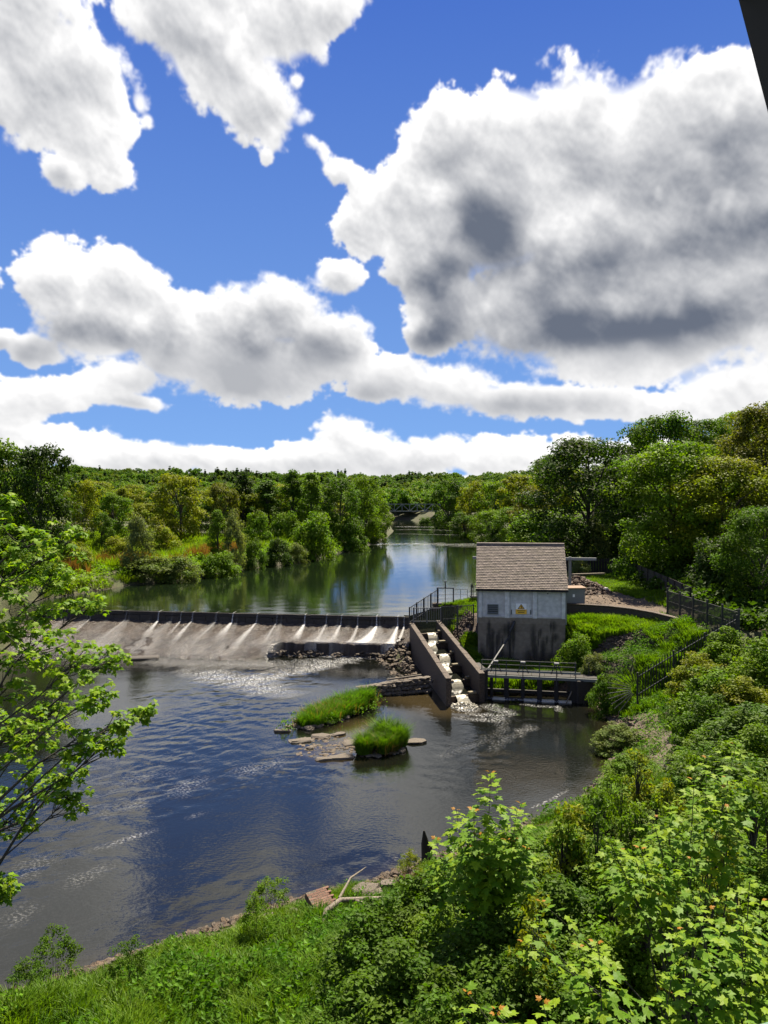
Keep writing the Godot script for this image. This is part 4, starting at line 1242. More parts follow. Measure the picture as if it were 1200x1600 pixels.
	for k in 2:   # two lines too far off to read
		part("text_line", boxed(Vector3(0.62 - 0.14 * k, 0.045, 0.004), M.black), sign_board, null, at_turn(Vector3(0, -0.16 - k * 0.12, 0.0175)))
	# roof: rafters' underlay, then courses of tiles
	var over := 0.16
	var fz := 0.30
	b = MB.new()
	var A := Vector3(-over, eave, fz); var B := Vector3(W + over, eave, fz)
	var R0 := Vector3(-over, ridge, -D * 0.5); var R1 := Vector3(W + over, ridge, -D * 0.5)
	var C := Vector3(-over, eave, -D - 0.3); var E := Vector3(W + over, eave, -D - 0.3)
	b.quad(A, B, R1, R0); b.quad(E, C, R0, R1)
	b.tri(B, E, R1); b.tri(C, A, R0)
	b.quad(C, E, B, A)
	var roof := part("roof", b.done(M.timber), o)
	var slope := (R0 - A)
	var sl := slope.length()
	var up := slope / sl
	var nrm := Vector3.RIGHT.cross(up)
	if nrm.y < 0: nrm = -nrm
	var courses := 28
	var per := 34
	var tw := (W + 2 * over) / per
	var rise := sl / courses
	var tm := MB.new()
	for r in courses:
		var off := 0.5 * tw if r % 2 == 1 else 0.0
		for k in per + (1 if r % 2 == 1 else 0):
			var x0 := -over + k * tw - off
			var x1 := minf(x0 + tw - 0.012, W + over)
			x0 = maxf(x0, -over)
			if x1 - x0 < 0.04: continue
			var lift := rng.randf_range(0.0, 0.014)
			var tone := clampf(rng.randf_range(0.55, 1.0) * (0.85 + 0.3 * noise_ground.get_noise_2d(x0 * 9.0, r * 2.5)), 0.3, 1.0)
			var moss := clampf(noise_ground.get_noise_2d(x0 * 6.0 + 30.0, r * 3.0) * 1.2, 0.0, 0.35)
			var col := Color(tone, tone * 0.97, tone * 0.93).lerp(Color(0.42, 0.44, 0.30), moss)
			var lo := A + up * (r * rise - 0.03) + nrm * (0.052 + lift)
			var hi := A + up * ((r + 1) * rise + 0.02) + nrm * 0.016
			var dn := nrm * 0.03
			var xa := Vector3(x0 + over, 0, 0); var xb := Vector3(x1 + over, 0, 0)
			tm.quad(lo + xa, lo + xb, hi + xb, hi + xa, col)
			tm.quad(lo - dn + xa, lo - dn + xb, lo + xb, lo + xa, col)
			tm.quad(lo - dn + xb, hi - dn + xb, hi + xb, lo + xb, col)
			tm.quad(hi - dn + xa, lo - dn + xa, lo + xa, hi + xa, col)
	part("roof_tiles", tm.done(M.tile), roof).set_meta("kind", "stuff")
	for k in 14:
		var rt := MB.new()
		var x := -over + (k + 0.5) * (W + 2 * over) / 14.0
		rt.tube(PackedVector3Array([Vector3(-0.245, 0, 0), Vector3(0.245, 0, 0)]), PackedFloat32Array([0.10, 0.10]), 8, Color(0.8, 0.78, 0.76) * rng.randf_range(0.8, 1.05))
		part("ridge_tile", rt.done(M.tile), roof, null, at_turn(Vector3(x, ridge + 0.04, -D * 0.5)))
	part("gutter", boxed(Vector3(W + 0.36, 0.14, 0.14), M.black, Color(0.6, 0.6, 0.6), 0.03), o, null, at_turn(Vector3(W * 0.5, eave - 0.09, fz + 0.02)))
	part("fascia", boxed(Vector3(W + 0.2, 0.16, 0.30), M.black, Color(1.4, 1.4, 1.4)), o, null, at_turn(Vector3(W * 0.5, eave - 0.09, 0.10)))
	for x in [-0.03, W + 0.03]:
		b = MB.new()
		b.tube(PackedVector3Array([Vector3(x, eave - 0.1, 0.12), Vector3(x, eave - 0.35, 0.07), Vector3(x, band - 0.4, 0.07)]), PackedFloat32Array([0.045, 0.045, 0.045]), 8)
		part("downpipe", b.done(M.grey_paint), o)
	# elbow pipe out of the base and the long handrail leaning on it
	b = MB.new()
	b.tube(PackedVector3Array([Vector3(2.78, 4.12, 0.06), Vector3(2.74, 4.02, 0.26), Vector3(2.46, 3.42, 0.40), Vector3(2.42, 3.30, 0.40), Vector3(2.44, 1.2, 0.40)]), PackedFloat32Array([0.09, 0.11, 0.11, 0.06, 0.05]), 8, Color(0.6, 0.6, 0.6))
	part("pipe", b.done(M.steel), o)
	part("wall_light", boxed(Vector3(0.1, 0.06, 0.06), M.black), o, null, at_turn(Vector3(5.28, 6.28, -0.08)))
	# gantry beam behind the roof, carried on two posts
	var g := thing("gantry", P(11.6, 5.0, 66.2), "grey steel gantry beam on two posts sticking out on both sides behind the tiled roof", "gantry")
	b = MB.new(); b.bar(Vector3(-3.95, 3.46, -0.2), Vector3(-2.8, 3.44, 0), 0.22); part("beam", b.done(M.galvanised), g)
	b = MB.new(); b.bar(Vector3(-2.8, 3.44, 0), Vector3(6.4, 3.42, 0.9), 0.22); part("beam", b.done(M.galvanised), g)
	for x in [-2.8, 4.25]:
		b = MB.new(); b.bar(Vector3(x, -2.0, 0.6), Vector3(x, 3.6, 0.6), 0.20); part("post", b.done(M.grey_paint), g)
	# cabinet beside the house
	var c := thing("cabinet", P(15.15, 5.15, 60.7), "grey metal cabinet with a rusty overhanging lid beside the turbine house", "cabinet")
	c.rotation.y = 0.08
	part("body", boxed(Vector3(1.46, 1.30, 0.9), M.grey_paint, Color(1.05, 1.05, 1.05), 0.02), c, null, at_turn(Vector3(0, 0.65, -0.45)))
	part("lid", boxed(Vector3(1.66, 0.07, 1.15), M.rust, Color(1.1, 1.0, 0.9), 0.02), c, null, Transform3D(Basis(Vector3.RIGHT, 0.06), Vector3(-0.02, 1.37, -0.42)))
	part("notice", boxed(Vector3(0.16, 0.22, 0.012), M.white_paint), c, null, at_turn(Vector3(-0.18, 0.74, 0.008)))

# ------------------------------------------------------------------ sluice deck below the house
func make_deck() -> void:
	var rng := RandomNumberGenerator.new()
	rng.seed = 15
	var A := P(6.55, 1.62, 52.2)
	var B := P(14.1, 1.62, 50.7)
	var dir := (B - A).normalized()
	var len := (B - A).length()
	var o := thing("sluice_deck", A, "narrow sluice deck on dark timber posts with steel handrails in front of the turbine house", "walkway")
	o.basis = Basis(dir, Vector3.UP, dir.cross(Vector3.UP))
	for k in 9:   # deck planks
		part("plank", boxed(Vector3(len / 9 - 0.015, 0.09, 1.0), M.timber, Color.WHITE * rng.randf_range(0.75, 1.0), 0.01), o, null, at_turn(Vector3((k + 0.5) * len / 9, 0.0, -0.5)))
	part("edge_beam", boxed(Vector3(len, 0.20, 0.10), M.grey_paint, Color(0.75, 0.75, 0.78), 0.01), o, null, at_turn(Vector3(len * 0.5, -0.10, 0.06)))
	part("under_beam", boxed(Vector3(len, 0.14, 0.9), M.timber, Color(0.8, 0.8, 0.8), 0.02), o, null, at_turn(Vector3(len * 0.5, -0.16, -0.5)))
	for e in [[0.75, 0.20], [1.75, 0.34], [2.85, 0.26], [3.95, 0.36], [5.05, 0.30], [6.2, 0.52]]:
		part("post", boxed(Vector3(e[1], 2.3, 0.34), M.timber, Color.WHITE * rng.randf_range(0.7, 1.1), 0.03), o, null, at_turn(Vector3(e[0], -1.22, -0.10)))
	part("sill_beam", boxed(Vector3(6.2, 0.20, 0.3), M.timber, Color(1.6, 1.4, 1.2), 0.03), o, null, at_turn(Vector3(3.1, -1.18, -0.50)))
	part("low_beam", boxed(Vector3(7.0, 0.24, 0.3), M.timber, Color(1.0, 1.0, 1.0), 0.03), o, null, at_turn(Vector3(3.4, -1.62, 0.0)))
	for e in [[1.25, 0.8], [3.35, 0.85], [4.5, 0.8], [5.6, 0.85]]:   # little spills of white water over the low beam
		var sp := MB.new()
		var prev := []
		for i in 5:
			var t := i / 4.0
			var row := []
			for j in 7:
				row.append(Vector3(e[0] + (j / 6.0 - 0.5) * e[1] + rng.randf_range(-0.03, 0.03), -1.47 - 0.20 * t * t + rng.randf_range(-0.02, 0.02), 0.16 + 0.22 * t))
			if i > 0:
				for j in 6: sp.quad(row[j], row[j + 1], prev[j + 1], prev[j])
			prev = row
		part("spill", sp.done(M.white_water), o)
	# handrails
	for e in [[0.10, 6.3, 0.98], [0.10, 6.3, 0.70], [0.10, 6.3, 0.40]]:
		var b := MB.new()
		b.bar(Vector3(e[0], e[2], 0.0), Vector3(e[1], e[2], 0.0), 0.055)
		part("handrail", b.done(M.steel), o)
	part("kick_board", boxed(Vector3(6.6, 0.14, 0.05), M.grey_paint, Color(0.9, 0.9, 0.9)), o, null, at_turn(Vector3(3.3, 0.32, 0.10)))
	for x in [0.10, 1.75, 3.95, 6.3]:
		part("rail_post", boxed(Vector3(0.06, 1.0, 0.06), M.steel), o, null, at_turn(Vector3(x, 0.5, 0.0)))
	for x in [6.3, 7.2]:
		part("rail_post", boxed(Vector3(0.05, 0.9, 0.05), M.steel), o, null, at_turn(Vector3(x, 0.45, -0.9)))
	# winding gear: small A frames
	for x in [1.05, 2.85, 5.05]:
		var w := part("winding_frame", boxed(Vector3(0.34, 0.12, 0.22), M.galvanised, Color(0.9, 0.9, 0.9), 0.03), o, null, at_turn(Vector3(x, 0.95, 0.18)))
		for s in [-1.0, 1.0]:
			var b := MB.new()
			b.bar(Vector3(s * 0.08, -0.05, 0), Vector3(s * 0.36, -0.72, 0), 0.06)
			part("leg", b.done(M.steel), w)
		var b := MB.new()
		b.bar(Vector3(0, -0.05, 0), Vector3(0, -1.5, 0.02), 0.06)
		part("spindle", b.done(M.steel), w)
	# long diagonal handrail from the house wall
	var dg := MB.new()
	dg.bar(P(7.05, 1.75, 52.6), P(9.55, 3.15, 58.3), 0.09)
	solo("diagonal_rail", dg.done(M.steel), "long dark pipe rail slanting from the sluice deck up to the house wall", "rail")
	var st := MB.new()
	st.bar(P(12.0, 0.1, 50.5), P(12.45, 0.75, 50.9), 0.06)
	solo("bare_branch", st.done(M.pale_timber), "pale bare stick leaning on the posts under the sluice deck", "branch")
	# abutments
	var ab := MB.new()
	ab.box(Transform3D(Basis(Vector3.UP, 0.2), P(13.35, 0.5, 51.6)), Vector3(1.5, 2.0, 1.6), Color(0.4, 0.4, 0.4), 0.05)
	solo("abutment", ab.done(M.dark_stone), "dark stone abutment carrying the right end of the sluice deck", "abutment")
	ab = MB.new()
	ab.box(Transform3D(Basis(Vector3.UP, 0.1), P(6.62, 0.7, 52.9)), Vector3(0.55, 2.6, 2.4), Color(0.5, 0.5, 0.5), 0.05)
	solo("pier_wall", ab.done(M.dark_stone), "dark wall between the fish pass and the left end of the sluice deck", "wall")

# ------------------------------------------------------------------ stones
var boulders := []
func boulder(seed_: int, mat: Material, flat := 0.75) -> ArrayMesh:
	var f := FastNoiseLite.new()
	f.seed = seed_; f.frequency = 0.9
	var b := MB.new()
	var pt := func(u: Vector3) -> Vector3:
		var p := u.normalized()
		var r := 0.5 * (1.0 + 0.55 * f.get_noise_3dv(p * 1.3) + 0.25 * f.get_noise_3dv(p * 3.0))
		p = p * r
		var q := Vector3(clampf(p.x, -0.42, 0.42), clampf(p.y, -0.36, 0.36) * flat, clampf(p.z, -0.42, 0.42))
		return q
	for ax in 3:
		for sg in [-1.0, 1.0]:
			for i in 2:
				for j in 2:
					var c := []
					for e in [[0, 0], [1, 0], [1, 1], [0, 1]]:
						var u := Vector3.ZERO
						u[ax] = sg
						u[(ax + 1) % 3] = ((i + e[0]) - 1.0) * sg
						u[(ax + 2) % 3] = (j + e[1]) - 1.0
						c.append(pt.call(u))
					b.quad(c[0], c[1], c[2], c[3])
	return b.done(mat)

func stone_set(mat: Material) -> Array:
	var out := []
	for k in 5: out.append(boulder(40 + k, mat))
	return out

func make_yard() -> void:
	var rng := RandomNumberGenerator.new()
	rng.seed = 19
	var stones := stone_set(M.stone)
	# curved retaining wall of the yard, one panel after another
	var line := [Vector2(14.0, 60.55), Vector2(15.6, 59.9), Vector2(17.3, 59.0), Vector2(18.6, 57.6), Vector2(19.6, 55.6), Vector2(20.2, 53.2), Vector2(20.7, 51.2)]
	var o := thing("retaining_wall", P(14.0, 4.0, 60.55), "low dark retaining wall with a pale coping curving round the front of the yard", "wall")
	for i in line.size() - 1:
		var a := P(line[i].x, 4.0, line[i].y); var c := P(line[i + 1].x, 4.0, line[i + 1].y)
		var dir := (c - a).normalized()
		var mid := (a + c) * 0.5 - o.position
		var bs := Basis(dir, Vector3.UP, dir.cross(Vector3.UP))
		part("wall_panel", boxed(Vector3((c - a).length() + 0.04, 2.2, 0.28), M.dark_stone, Color.WHITE * rng.randf_range(0.55, 0.8), 0.02), o, null, Transform3D(bs, mid + Vector3(0, 0.15, 0)))
		part("coping", boxed(Vector3((c - a).length() + 0.05, 0.09, 0.42), M.concrete, Color(1.3, 1.25, 1.2), 0.02), o, null, Transform3D(bs, mid + Vector3(0, 1.30, 0)))
	# rubble heap behind the cabinet
	var spots_ := []
	var cols := []
	for i in 900:
		var a := rng.randf() * TAU
		var r := sqrt(rng.randf())
		var hgt := maxf(0.0, 1.35 * (1.0 - pow(r, 1.2))) * rng.randf_range(0.75, 1.0)
		var p := P(17.6 + cos(a) * r * 3.0, 5.15 + hgt, 70.5 + sin(a) * r * 4.2)
		var s := rng.randf_range(0.12, 0.42)
		spots_.append(Transform3D(Basis(Vector3(rng.randf() - 0.5, 1, rng.randf() - 0.5).normalized(), rng.randf() * TAU) * Basis.from_scale(Vector3(s * 1.4, s * 0.8, s)), p))
		var t := rng.randf()
		cols.append(Color(1.0, 0.72, 0.58) * rng.randf_range(0.45, 1.0) if t < 0.6 else Color(1, 0.95, 0.9) * rng.randf_range(0.5, 1.25))
	many("rubble_heap", stones[1], spots_, cols, self, "heap of reddish brick rubble in the yard behind the grey cabinet", "rubble heap")
	spots_ = []; cols = []
	for i in 420:   # scattered over the track
		var x := 15.2 + rng.randf() * 5.0
		var d := 61.5 + rng.randf() * 9.0
		if x > 20.0 - absf(d - 66.0) * 0.4: continue
		var s := rng.randf_range(0.05, 0.17)
		spots_.append(Transform3D(Basis(Vector3.UP, rng.randf() * TAU) * Basis.from_scale(Vector3(s * 1.4, s * 0.7, s)), P(x, ground(x, d) + s * 0.15, d)))
		cols.append(Color(1, 0.92, 0.82) * rng.randf_range(0.6, 1.4))
	many("scattered_stones", stones[2], spots_, cols, self, "pale stones scattered over the dirt track in front of the rubble heap", "stones")
	var bl := MB.new()
	bl.bar(P(17.9, 6.35, 73.0), P(21.6, 6.2, 75.5), 0.30, 0.16)
	solo("long_plank", bl.done(M.pale_timber), "long pale plank lying across the back of the rubble heap", "plank")
	solo("white_block", boulder(77, M.render_white), "single pale block at the right foot of the rubble heap", "block", "", null, at_turn(P(19.9, 5.45, 69.0), 0.6, Vector3(0.5, 0.45, 0.42)))
	# dark broken stone on the slope below the grass bank
	spots_ = []; cols = []
	for i in 1300:
		var x := rng.randf_range(14.2, 18.4)
		var d := rng.randf_range(50.5, 56.2)
		if d > 57.6 - (x - 13.9) * 0.55 - 0.4 or d < 51.4 + (18.0 - x) * 0.25: continue
		var s := rng.randf_range(0.10, 0.32)
		spots_.append(Transform3D(Basis(Vector3(rng.randf() - 0.5, 1, rng.randf() - 0.5).normalized(), rng.randf() * TAU) * Basis.from_scale(Vector3(s * 1.4, s * 0.8, s)), P(x, ground(x, d) + s * 0.1, d)))
		cols.append(Color(0.75, 0.66, 0.6) * rng.randf_range(0.4, 1.0))
	many("broken_stone", stones[3], spots_, cols, self, "dark broken stone tipped down the slope right of the turbine house", "broken stone")
	# pitched stone slope left of the house, behind the railings
	spots_ = []; cols = []
	for i in 520:
		var x := rng.randf_range(4.95, 7.5)
		var d := rng.randf_range(63.0, 67.3)
		var s := rng.randf_range(0.14, 0.36)
		spots_.append(Transform3D(Basis(Vector3(rng.randf() - 0.5, 1, rng.randf() - 0.5).normalized(), rng.randf() * TAU) * Basis.from_scale(Vector3(s * 1.3, s * 0.9, s)), P(x, ground(x, d) + s * 0.15, d)))
		cols.append(Color(0.85, 0.7, 0.58) * rng.randf_range(0.5, 1.15))
	many("pitched_stone", stones[4], spots_, cols, self, "brown pitched stone slope behind the railings left of the turbine house", "stone slope")
	# rocks between the weir's right end and the fish pass
	spots_ = []; cols = []
	for i in 260:
		var t := rng.randf()
		var p := Vector2(1.6, 66.2).lerp(Vector2(2.9, 53.6), t) + Vector2(-rng.randf() * lerpf(2.6, 0.9, t), rng.randf_range(-0.6, 0.6))
		var s := rng.randf_range(0.14, 0.42)
		var y := maxf(0.0, 1.9 * (1.0 - t) - (2.0 - p.x + t * 1.3) * 0.65)
		spots_.append(Transform3D(Basis(Vector3(rng.randf() - 0.5, 1, rng.randf() - 0.5).normalized(), rng.randf() * TAU) * Basis.from_scale(Vector3(s * 1.4, s * 0.8, s)), P(p.x, y, p.y)))
		cols.append(Color(0.95, 0.84, 0.7) * rng.randf_range(0.45, 1.1))
	many("rock_slope", stones[0], spots_, cols, self, "brown rocks heaped against the left wall of the fish pass", "rocks")
	# low groyne of laid stones from the fish pass to the island
	var g := thing("stone_groyne", P(0.5, 0, 53.0), "low dry stone groyne reaching from the fish pass to the grassy island", "stone wall")
	var a0 := Vector2(3.1, 53.6); var a1 := Vector2(-1.7, 52.3)
	for lay in 3:
		for k in 24:
			var t := (k + 0.5 * (lay % 2)) / 24.0
			var p := a0.lerp(a1, t) + Vector2(rng.randf_range(-0.05, 0.05), rng.randf_range(-0.12, 0.12) + 0.10 * lay)
			var hgt := lerpf(0.95, 0.55, t) * (lay + 0.5) / 3.0
			part("stone", stones[(k * 3 + lay) % 5], g, null, at_turn(P(p.x, hgt, p.y) - g.position, rng.randf() * TAU, Vector3(rng.randf_range(0.42, 0.62), rng.randf_range(0.34, 0.5), rng.randf_range(0.5, 0.9))))
	for k in 20:
		var t := (k + 0.5) / 20.0
		var p := a0.lerp(a1, t)
		part("flat_stone", stones[(k * 2) % 5], g, null, at_turn(P(p.x, lerpf(1.02, 0.62, t), p.y + rng.randf_range(0.1, 0.5)) - g.position, rng.randf_range(-0.4, 0.4), Vector3(rng.randf_range(0.5, 0.8), 0.22, rng.randf_range(0.6, 1.0))))
	var pole := MB.new()
	pole.tube(PackedVector3Array([P(0.2, 0.98, 53.3), P(2.6, 1.25, 53.5)]), PackedFloat32Array([0.05, 0.07]), 7)
	solo("driftwood_pole", pole.done(M.pale_timber), "pale driftwood pole lying on top of the stone groyne", "driftwood")

# ------------------------------------------------------------------ fences
# pales along a line of base points with tops; returns the thing
func palisade(called: String, label: String, pts: Array, height: float, pitch: float, pale: Vector3, mat: Material, post_every := 2.4, rails := [0.25, 0.85], spike := true, category := "fence") -> Node3D:
	var o := thing(called, pts[0], label, category)
	var pm := MB.new()
	pm.box(Transform3D(Basis(), Vector3(0, 0.5 * height, 0)), Vector3(pale.x, height, pale.z))
	if spike:
		var h := height
		pm.tri(Vector3(-pale.x * 0.5, h, 0), Vector3(pale.x * 0.5, h, 0), Vector3(0, h + pale.x * 1.2, 0))
		pm.tri(Vector3(pale.x * 0.5, h, 0), Vector3(-pale.x * 0.5, h, 0), Vector3(0, h + pale.x * 1.2, 0))
	var pale_mesh := pm.done(mat)
	var post_mesh := boxed(Vector3(0.09, height + 0.12, 0.09), mat)
	for i in pts.size() - 1:
		var a: Vector3 = pts[i]; var c: Vector3 = pts[i + 1]
		var flat := Vector3(c.x - a.x, 0, c.z - a.z)
		var len := flat.length()
		var yaw := atan2(-flat.z, flat.x)
		var n := maxi(1, int(len / pitch))
		for k in n + (1 if i == pts.size() - 2 else 0):
			part("pale", pale_mesh, o, null, at_turn(a.lerp(c, k / float(n)) - o.position, yaw))
		var np := maxi(1, roundi(len / post_every))
		for k in np + (1 if i == pts.size() - 2 else 0):
			part("post", post_mesh, o, null, at_turn(a.lerp(c, k / float(np)) - o.position + Vector3(0, (height + 0.12) * 0.5 - 0.1, 0) + flat.normalized().cross(Vector3.UP) * -0.06, yaw))
		for r in rails:
			var b := MB.new()
			var off: Vector3 = flat.normalized().cross(Vector3.UP) * -0.04 - o.position + Vector3(0, height * r, 0)
			b.bar(a + off, c + off, 0.05)
			part("rail", b.done(mat), o)
	return o

func make_fences() -> void:
	# near palisade running down the slope, with a fan of spikes at its foot
	var o := palisade("palisade_fence", "black spiked palisade fence descending the slope to a fan of spikes", [P(21.3, 4.75, 46.5), P(19.2, 3.75, 46.1), P(17.2, 2.75, 45.7), P(14.9, 1.55, 45.2)], 1.75, 0.17, Vector3(0.055, 0, 0.02), M.steel)
	for k in 13:
		var a := deg_to_rad(100.0 + k * 11.0)
		var b := MB.new()
		var c := P(14.9, 2.3, 45.2) - o.position
		b.bar(c + Vector3(cos(a), sin(a), 0) * 0.35, c + Vector3(cos(a), sin(a), 0.0) * 1.75, 0.04)
		part("fan_spike", b.done(M.steel), o)
	# panel fence at the corner
	o = thing("panel_fence", P(20.5, 5.15, 55.6), "dark grey mesh panel fence with posts at the right corner of the yard", "fence")
	var p0 := P(20.5, 5.15, 55.6); var p1 := P(21.5, 4.9, 46.6)
	for k in 6:
		var a := p0.lerp(p1, k / 5.0)
		part("post", boxed(Vector3(0.11, 2.0, 0.11), M.steel), o, null, at_turn(a - p0 + Vector3(0, 0.95, 0)))
		if k == 5: break
		var c := p0.lerp(p1, (k + 1) / 5.0)
		for y in [0.12, 1.0, 1.72]:
			var b := MB.new(); b.bar(a - p0 + Vector3(0, y, 0), c - p0 + Vector3(0, y, 0), 0.05); part("rail", b.done(M.steel), o)
		var w := MB.new()
		for q in 24:   # close upright wires
			var t := (q + 0.5) / 24.0
			w.bar(a.lerp(c, t) - p0 + Vector3(0, 0.08, 0), a.lerp(c, t) - p0 + Vector3(0, 1.75, 0), 0.022, 0.022)
		part("mesh_panel", w.done(M.steel), o)
	# the long dark fence round the yard
	o = palisade("yard_fence", "long dark board fence round the back of the yard in the shade of the trees", [P(22.5, 5.1, 56.4), P(23.8, 5.1, 66.0), P(26.0, 5.1, 84.0), P(12.5, 4.9, 84.2)], 1.95, 0.30, Vector3(0.26, 0, 0.03), M.timber, 2.6, [0.2, 0.8], false)
	# railings over the fish pass
	palisade("sloping_railing", "black railing sloping up beside the fish pass towards the sluice frame", [P(2.25, 2.75, 66.4), P(4.9, 4.0, 69.3)], 1.42, 0.19, Vector3(0.03, 0, 0.03), M.steel, 0.95, [0.08, 0.97], false, "railing")
	palisade("front_railing", "grey railing across the head of the fish pass in front of the sloping railing", [P(2.55, 2.95, 66.0), P(4.9, 2.9, 66.4)], 1.25, 0.19, Vector3(0.03, 0, 0.03), M.galvanised, 1.2, [0.05, 0.95], false, "railing")
	palisade("slope_railing", "tall black railing in front of the brown stone slope left of the house", [P(4.95, 2.0, 65.8), P(7.5, 2.3, 64.6)], 2.35, 0.16, Vector3(0.03, 0, 0.03), M.steel, 1.25, [0.52, 0.97], false, "railing")
	# light handrail and a little gear platform beyond
	o = thing("handrail", P(6.4, 4.3, 70.6), "thin galvanised handrail between the sluice frame and the gear platform", "handrail")
	for x in [0.0, 0.62, 1.25]:
		part("post", boxed(Vector3(0.045, 0.95, 0.045), M.galvanised), o, null, at_turn(Vector3(x, 0.45, 0)))
	for y in [0.5, 0.92]:
		part("rail", boxed(Vector3(1.3, 0.04, 0.04), M.galvanised), o, null, at_turn(Vector3(0.62, y, 0.03)))
	o = thing("gear_platform", P(8.1, 4.3, 70.0), "small black platform with sluice winding gear just left of the turbine house", "platform")
	part("deck", boxed(Vector3(1.0, 0.14, 0.8), M.steel), o, null, at_turn(Vector3(0.25, 0.35, 0)))
	for x in [-0.1, 0.6]:
		part("leg", boxed(Vector3(0.1, 0.7, 0.1), M.steel), o, null, at_turn(Vector3(x, 0.0, 0)))
	for x in [-0.22, 0.02, 0.28, 0.5]:
		part("rail_post", boxed(Vector3(0.045, 0.95, 0.045), M.steel), o, null, at_turn(Vector3(x, 0.85, 0.3)))
	var lp := MB.new()
	lp.tube(PackedVector3Array([Vector3(-0.1, 0.4, 0), Vector3(-0.1, 1.15, 0), Vector3(-0.1, 1.2, 0), Vector3(-0.1, 1.55, 0)]), PackedFloat32Array([0.05, 0.05, 0.14, 0.02]), 8)
	part("lantern_post", lp.done(M.steel), o)
	lp = MB.new()
	lp.tube(PackedVector3Array([Vector3(0.62, 0.4, 0), Vector3(0.62, 1.3, 0), Vector3(0.62, 1.32, 0), Vector3(0.62, 1.45, 0)]), PackedFloat32Array([0.09, 0.09, 0.16, 0.16]), 8)
	part("gear_post", lp.done(M.steel), o)

func make_footbridge() -> void:
	var o := thing("footbridge", P(11.0, 8.0, 330.0), "distant grey truss footbridge crossing the river between the far woods", "footbridge")
	var n := 8
	var L := 26.0
	for z in [-1.2, 1.2]:
		for y in [0.4, 3.4]:
			part("chord", boxed(Vector3(L, 0.24, 0.2), M.grey_paint), o, null, at_turn(Vector3(0, y, z)))
		for k in n + 1:
			part("upright", boxed(Vector3(0.26, 3.0, 0.26), M.grey_paint, Color(0.8, 0.8, 0.8)), o, null, at_turn(Vector3(-L / 2 + k * L / n, 1.9, z)))
		for k in n:
			var b := MB.new()
			var x0 := -L / 2 + k * L / n
			b.bar(Vector3(x0, 0.4 if k % 2 == 0 else 3.4, z), Vector3(x0 + L / n, 3.4 if k % 2 == 0 else 0.4, z), 0.2)
			part("diagonal", b.done(M.grey_paint), o)
	part("deck", boxed(Vector3(L, 0.24, 2.2), M.grey_paint), o, null, at_turn(Vector3(0, 0.3, 0)))
	for x in [-11.5, 11.5]:
		part("pier", boxed(Vector3(1.4, 8.0, 2.6), M.stone), o, null, at_turn(Vector3(x, -3.9, 0)))

# ------------------------------------------------------------------ plants
func leaf2(b: MB, p: Vector3, dir: Vector3, nrm: Vector3, s: float, col: Color) -> void:   # folded lozenge
	var side := dir.cross(nrm).normalized() * s * 0.34
	var mid := p + dir * s * 0.5 - nrm * s * 0.07
	var tip := p + dir * s
	b.tri(p, mid + side, tip, col)
	b.tri(p, tip, mid - side, col)

func leaf4(b: MB, p: Vector3, dir: Vector3, nrm: Vector3, s: float, col: Color) -> void:   # rounder leaf
	var side := dir.cross(nrm).normalized() * s
	var base := p
	var tip := p + dir * s - nrm * s * 0.12
	var mid := p + dir * s * 0.5 - nrm * s * 0.05
	var l := p + dir * s * 0.42 - side * 0.33 + nrm * s * 0.06
	var r := p + dir * s * 0.42 + side * 0.33 + nrm * s * 0.06
	b.tri(base, r, mid, col); b.tri(r, tip, mid, col)
	b.tri(tip, l, mid, col); b.tri(l, base, mid, col)

# a palmate leaf of five lobes in the plane y = 0, stalk end at the origin, pointing along -z
func maple_leaf(mat: Material, droop: float) -> ArrayMesh:
	var b := MB.new()
	var rim := [[0.0, 0.0], [0.16, 0.05], [0.42, 0.02], [0.30, 0.22], [0.52, 0.36], [0.56, 0.52], [0.34, 0.50], [0.20, 0.56], [0.22, 0.74], [0.10, 0.82], [0.0, 1.0]]
	var outline := PackedVector3Array()
	for q in rim: outline.append(Vector3(q[0], 0.06 * q[0] - droop * (q[1] * q[1] + q[0] * q[0] * 0.9), -q[1]))
	var left := PackedVector3Array()
	for q in outline: left.append(Vector3(-q.x, q.y, q.z))
	var c := Vector3(0, -droop * 0.12, -0.36)
	for i in rim.size() - 1:
		b.tri(c, outline[i], outline[i + 1])
		b.tri(c, left[i + 1], left[i])
	return b.done(mat)

func rand_dir(r: RandomNumberGenerator) -> Vector3:
	var z := r.randf_range(-1.0, 1.0)
	var a := r.randf() * TAU
	var q := sqrt(1.0 - z * z)
	return Vector3(q * cos(a), z, q * sin(a))

func envelope(shape: String, t: float) -> float:
	match shape:
		"tall": return sqrt(maxf(0.0, sin(PI * clampf(t * 0.93 + 0.07, 0.0, 1.0)))) * lerpf(1.0, 0.62, t)
		"shrub": return sqrt(maxf(0.0, 1.0 - pow(clampf(t, 0.0, 1.0), 2.2)))
		"cone": return 1.05 - t
	return sqrt(maxf(0.0, 1.0 - pow((t - 0.52) / 0.52, 2.0)))

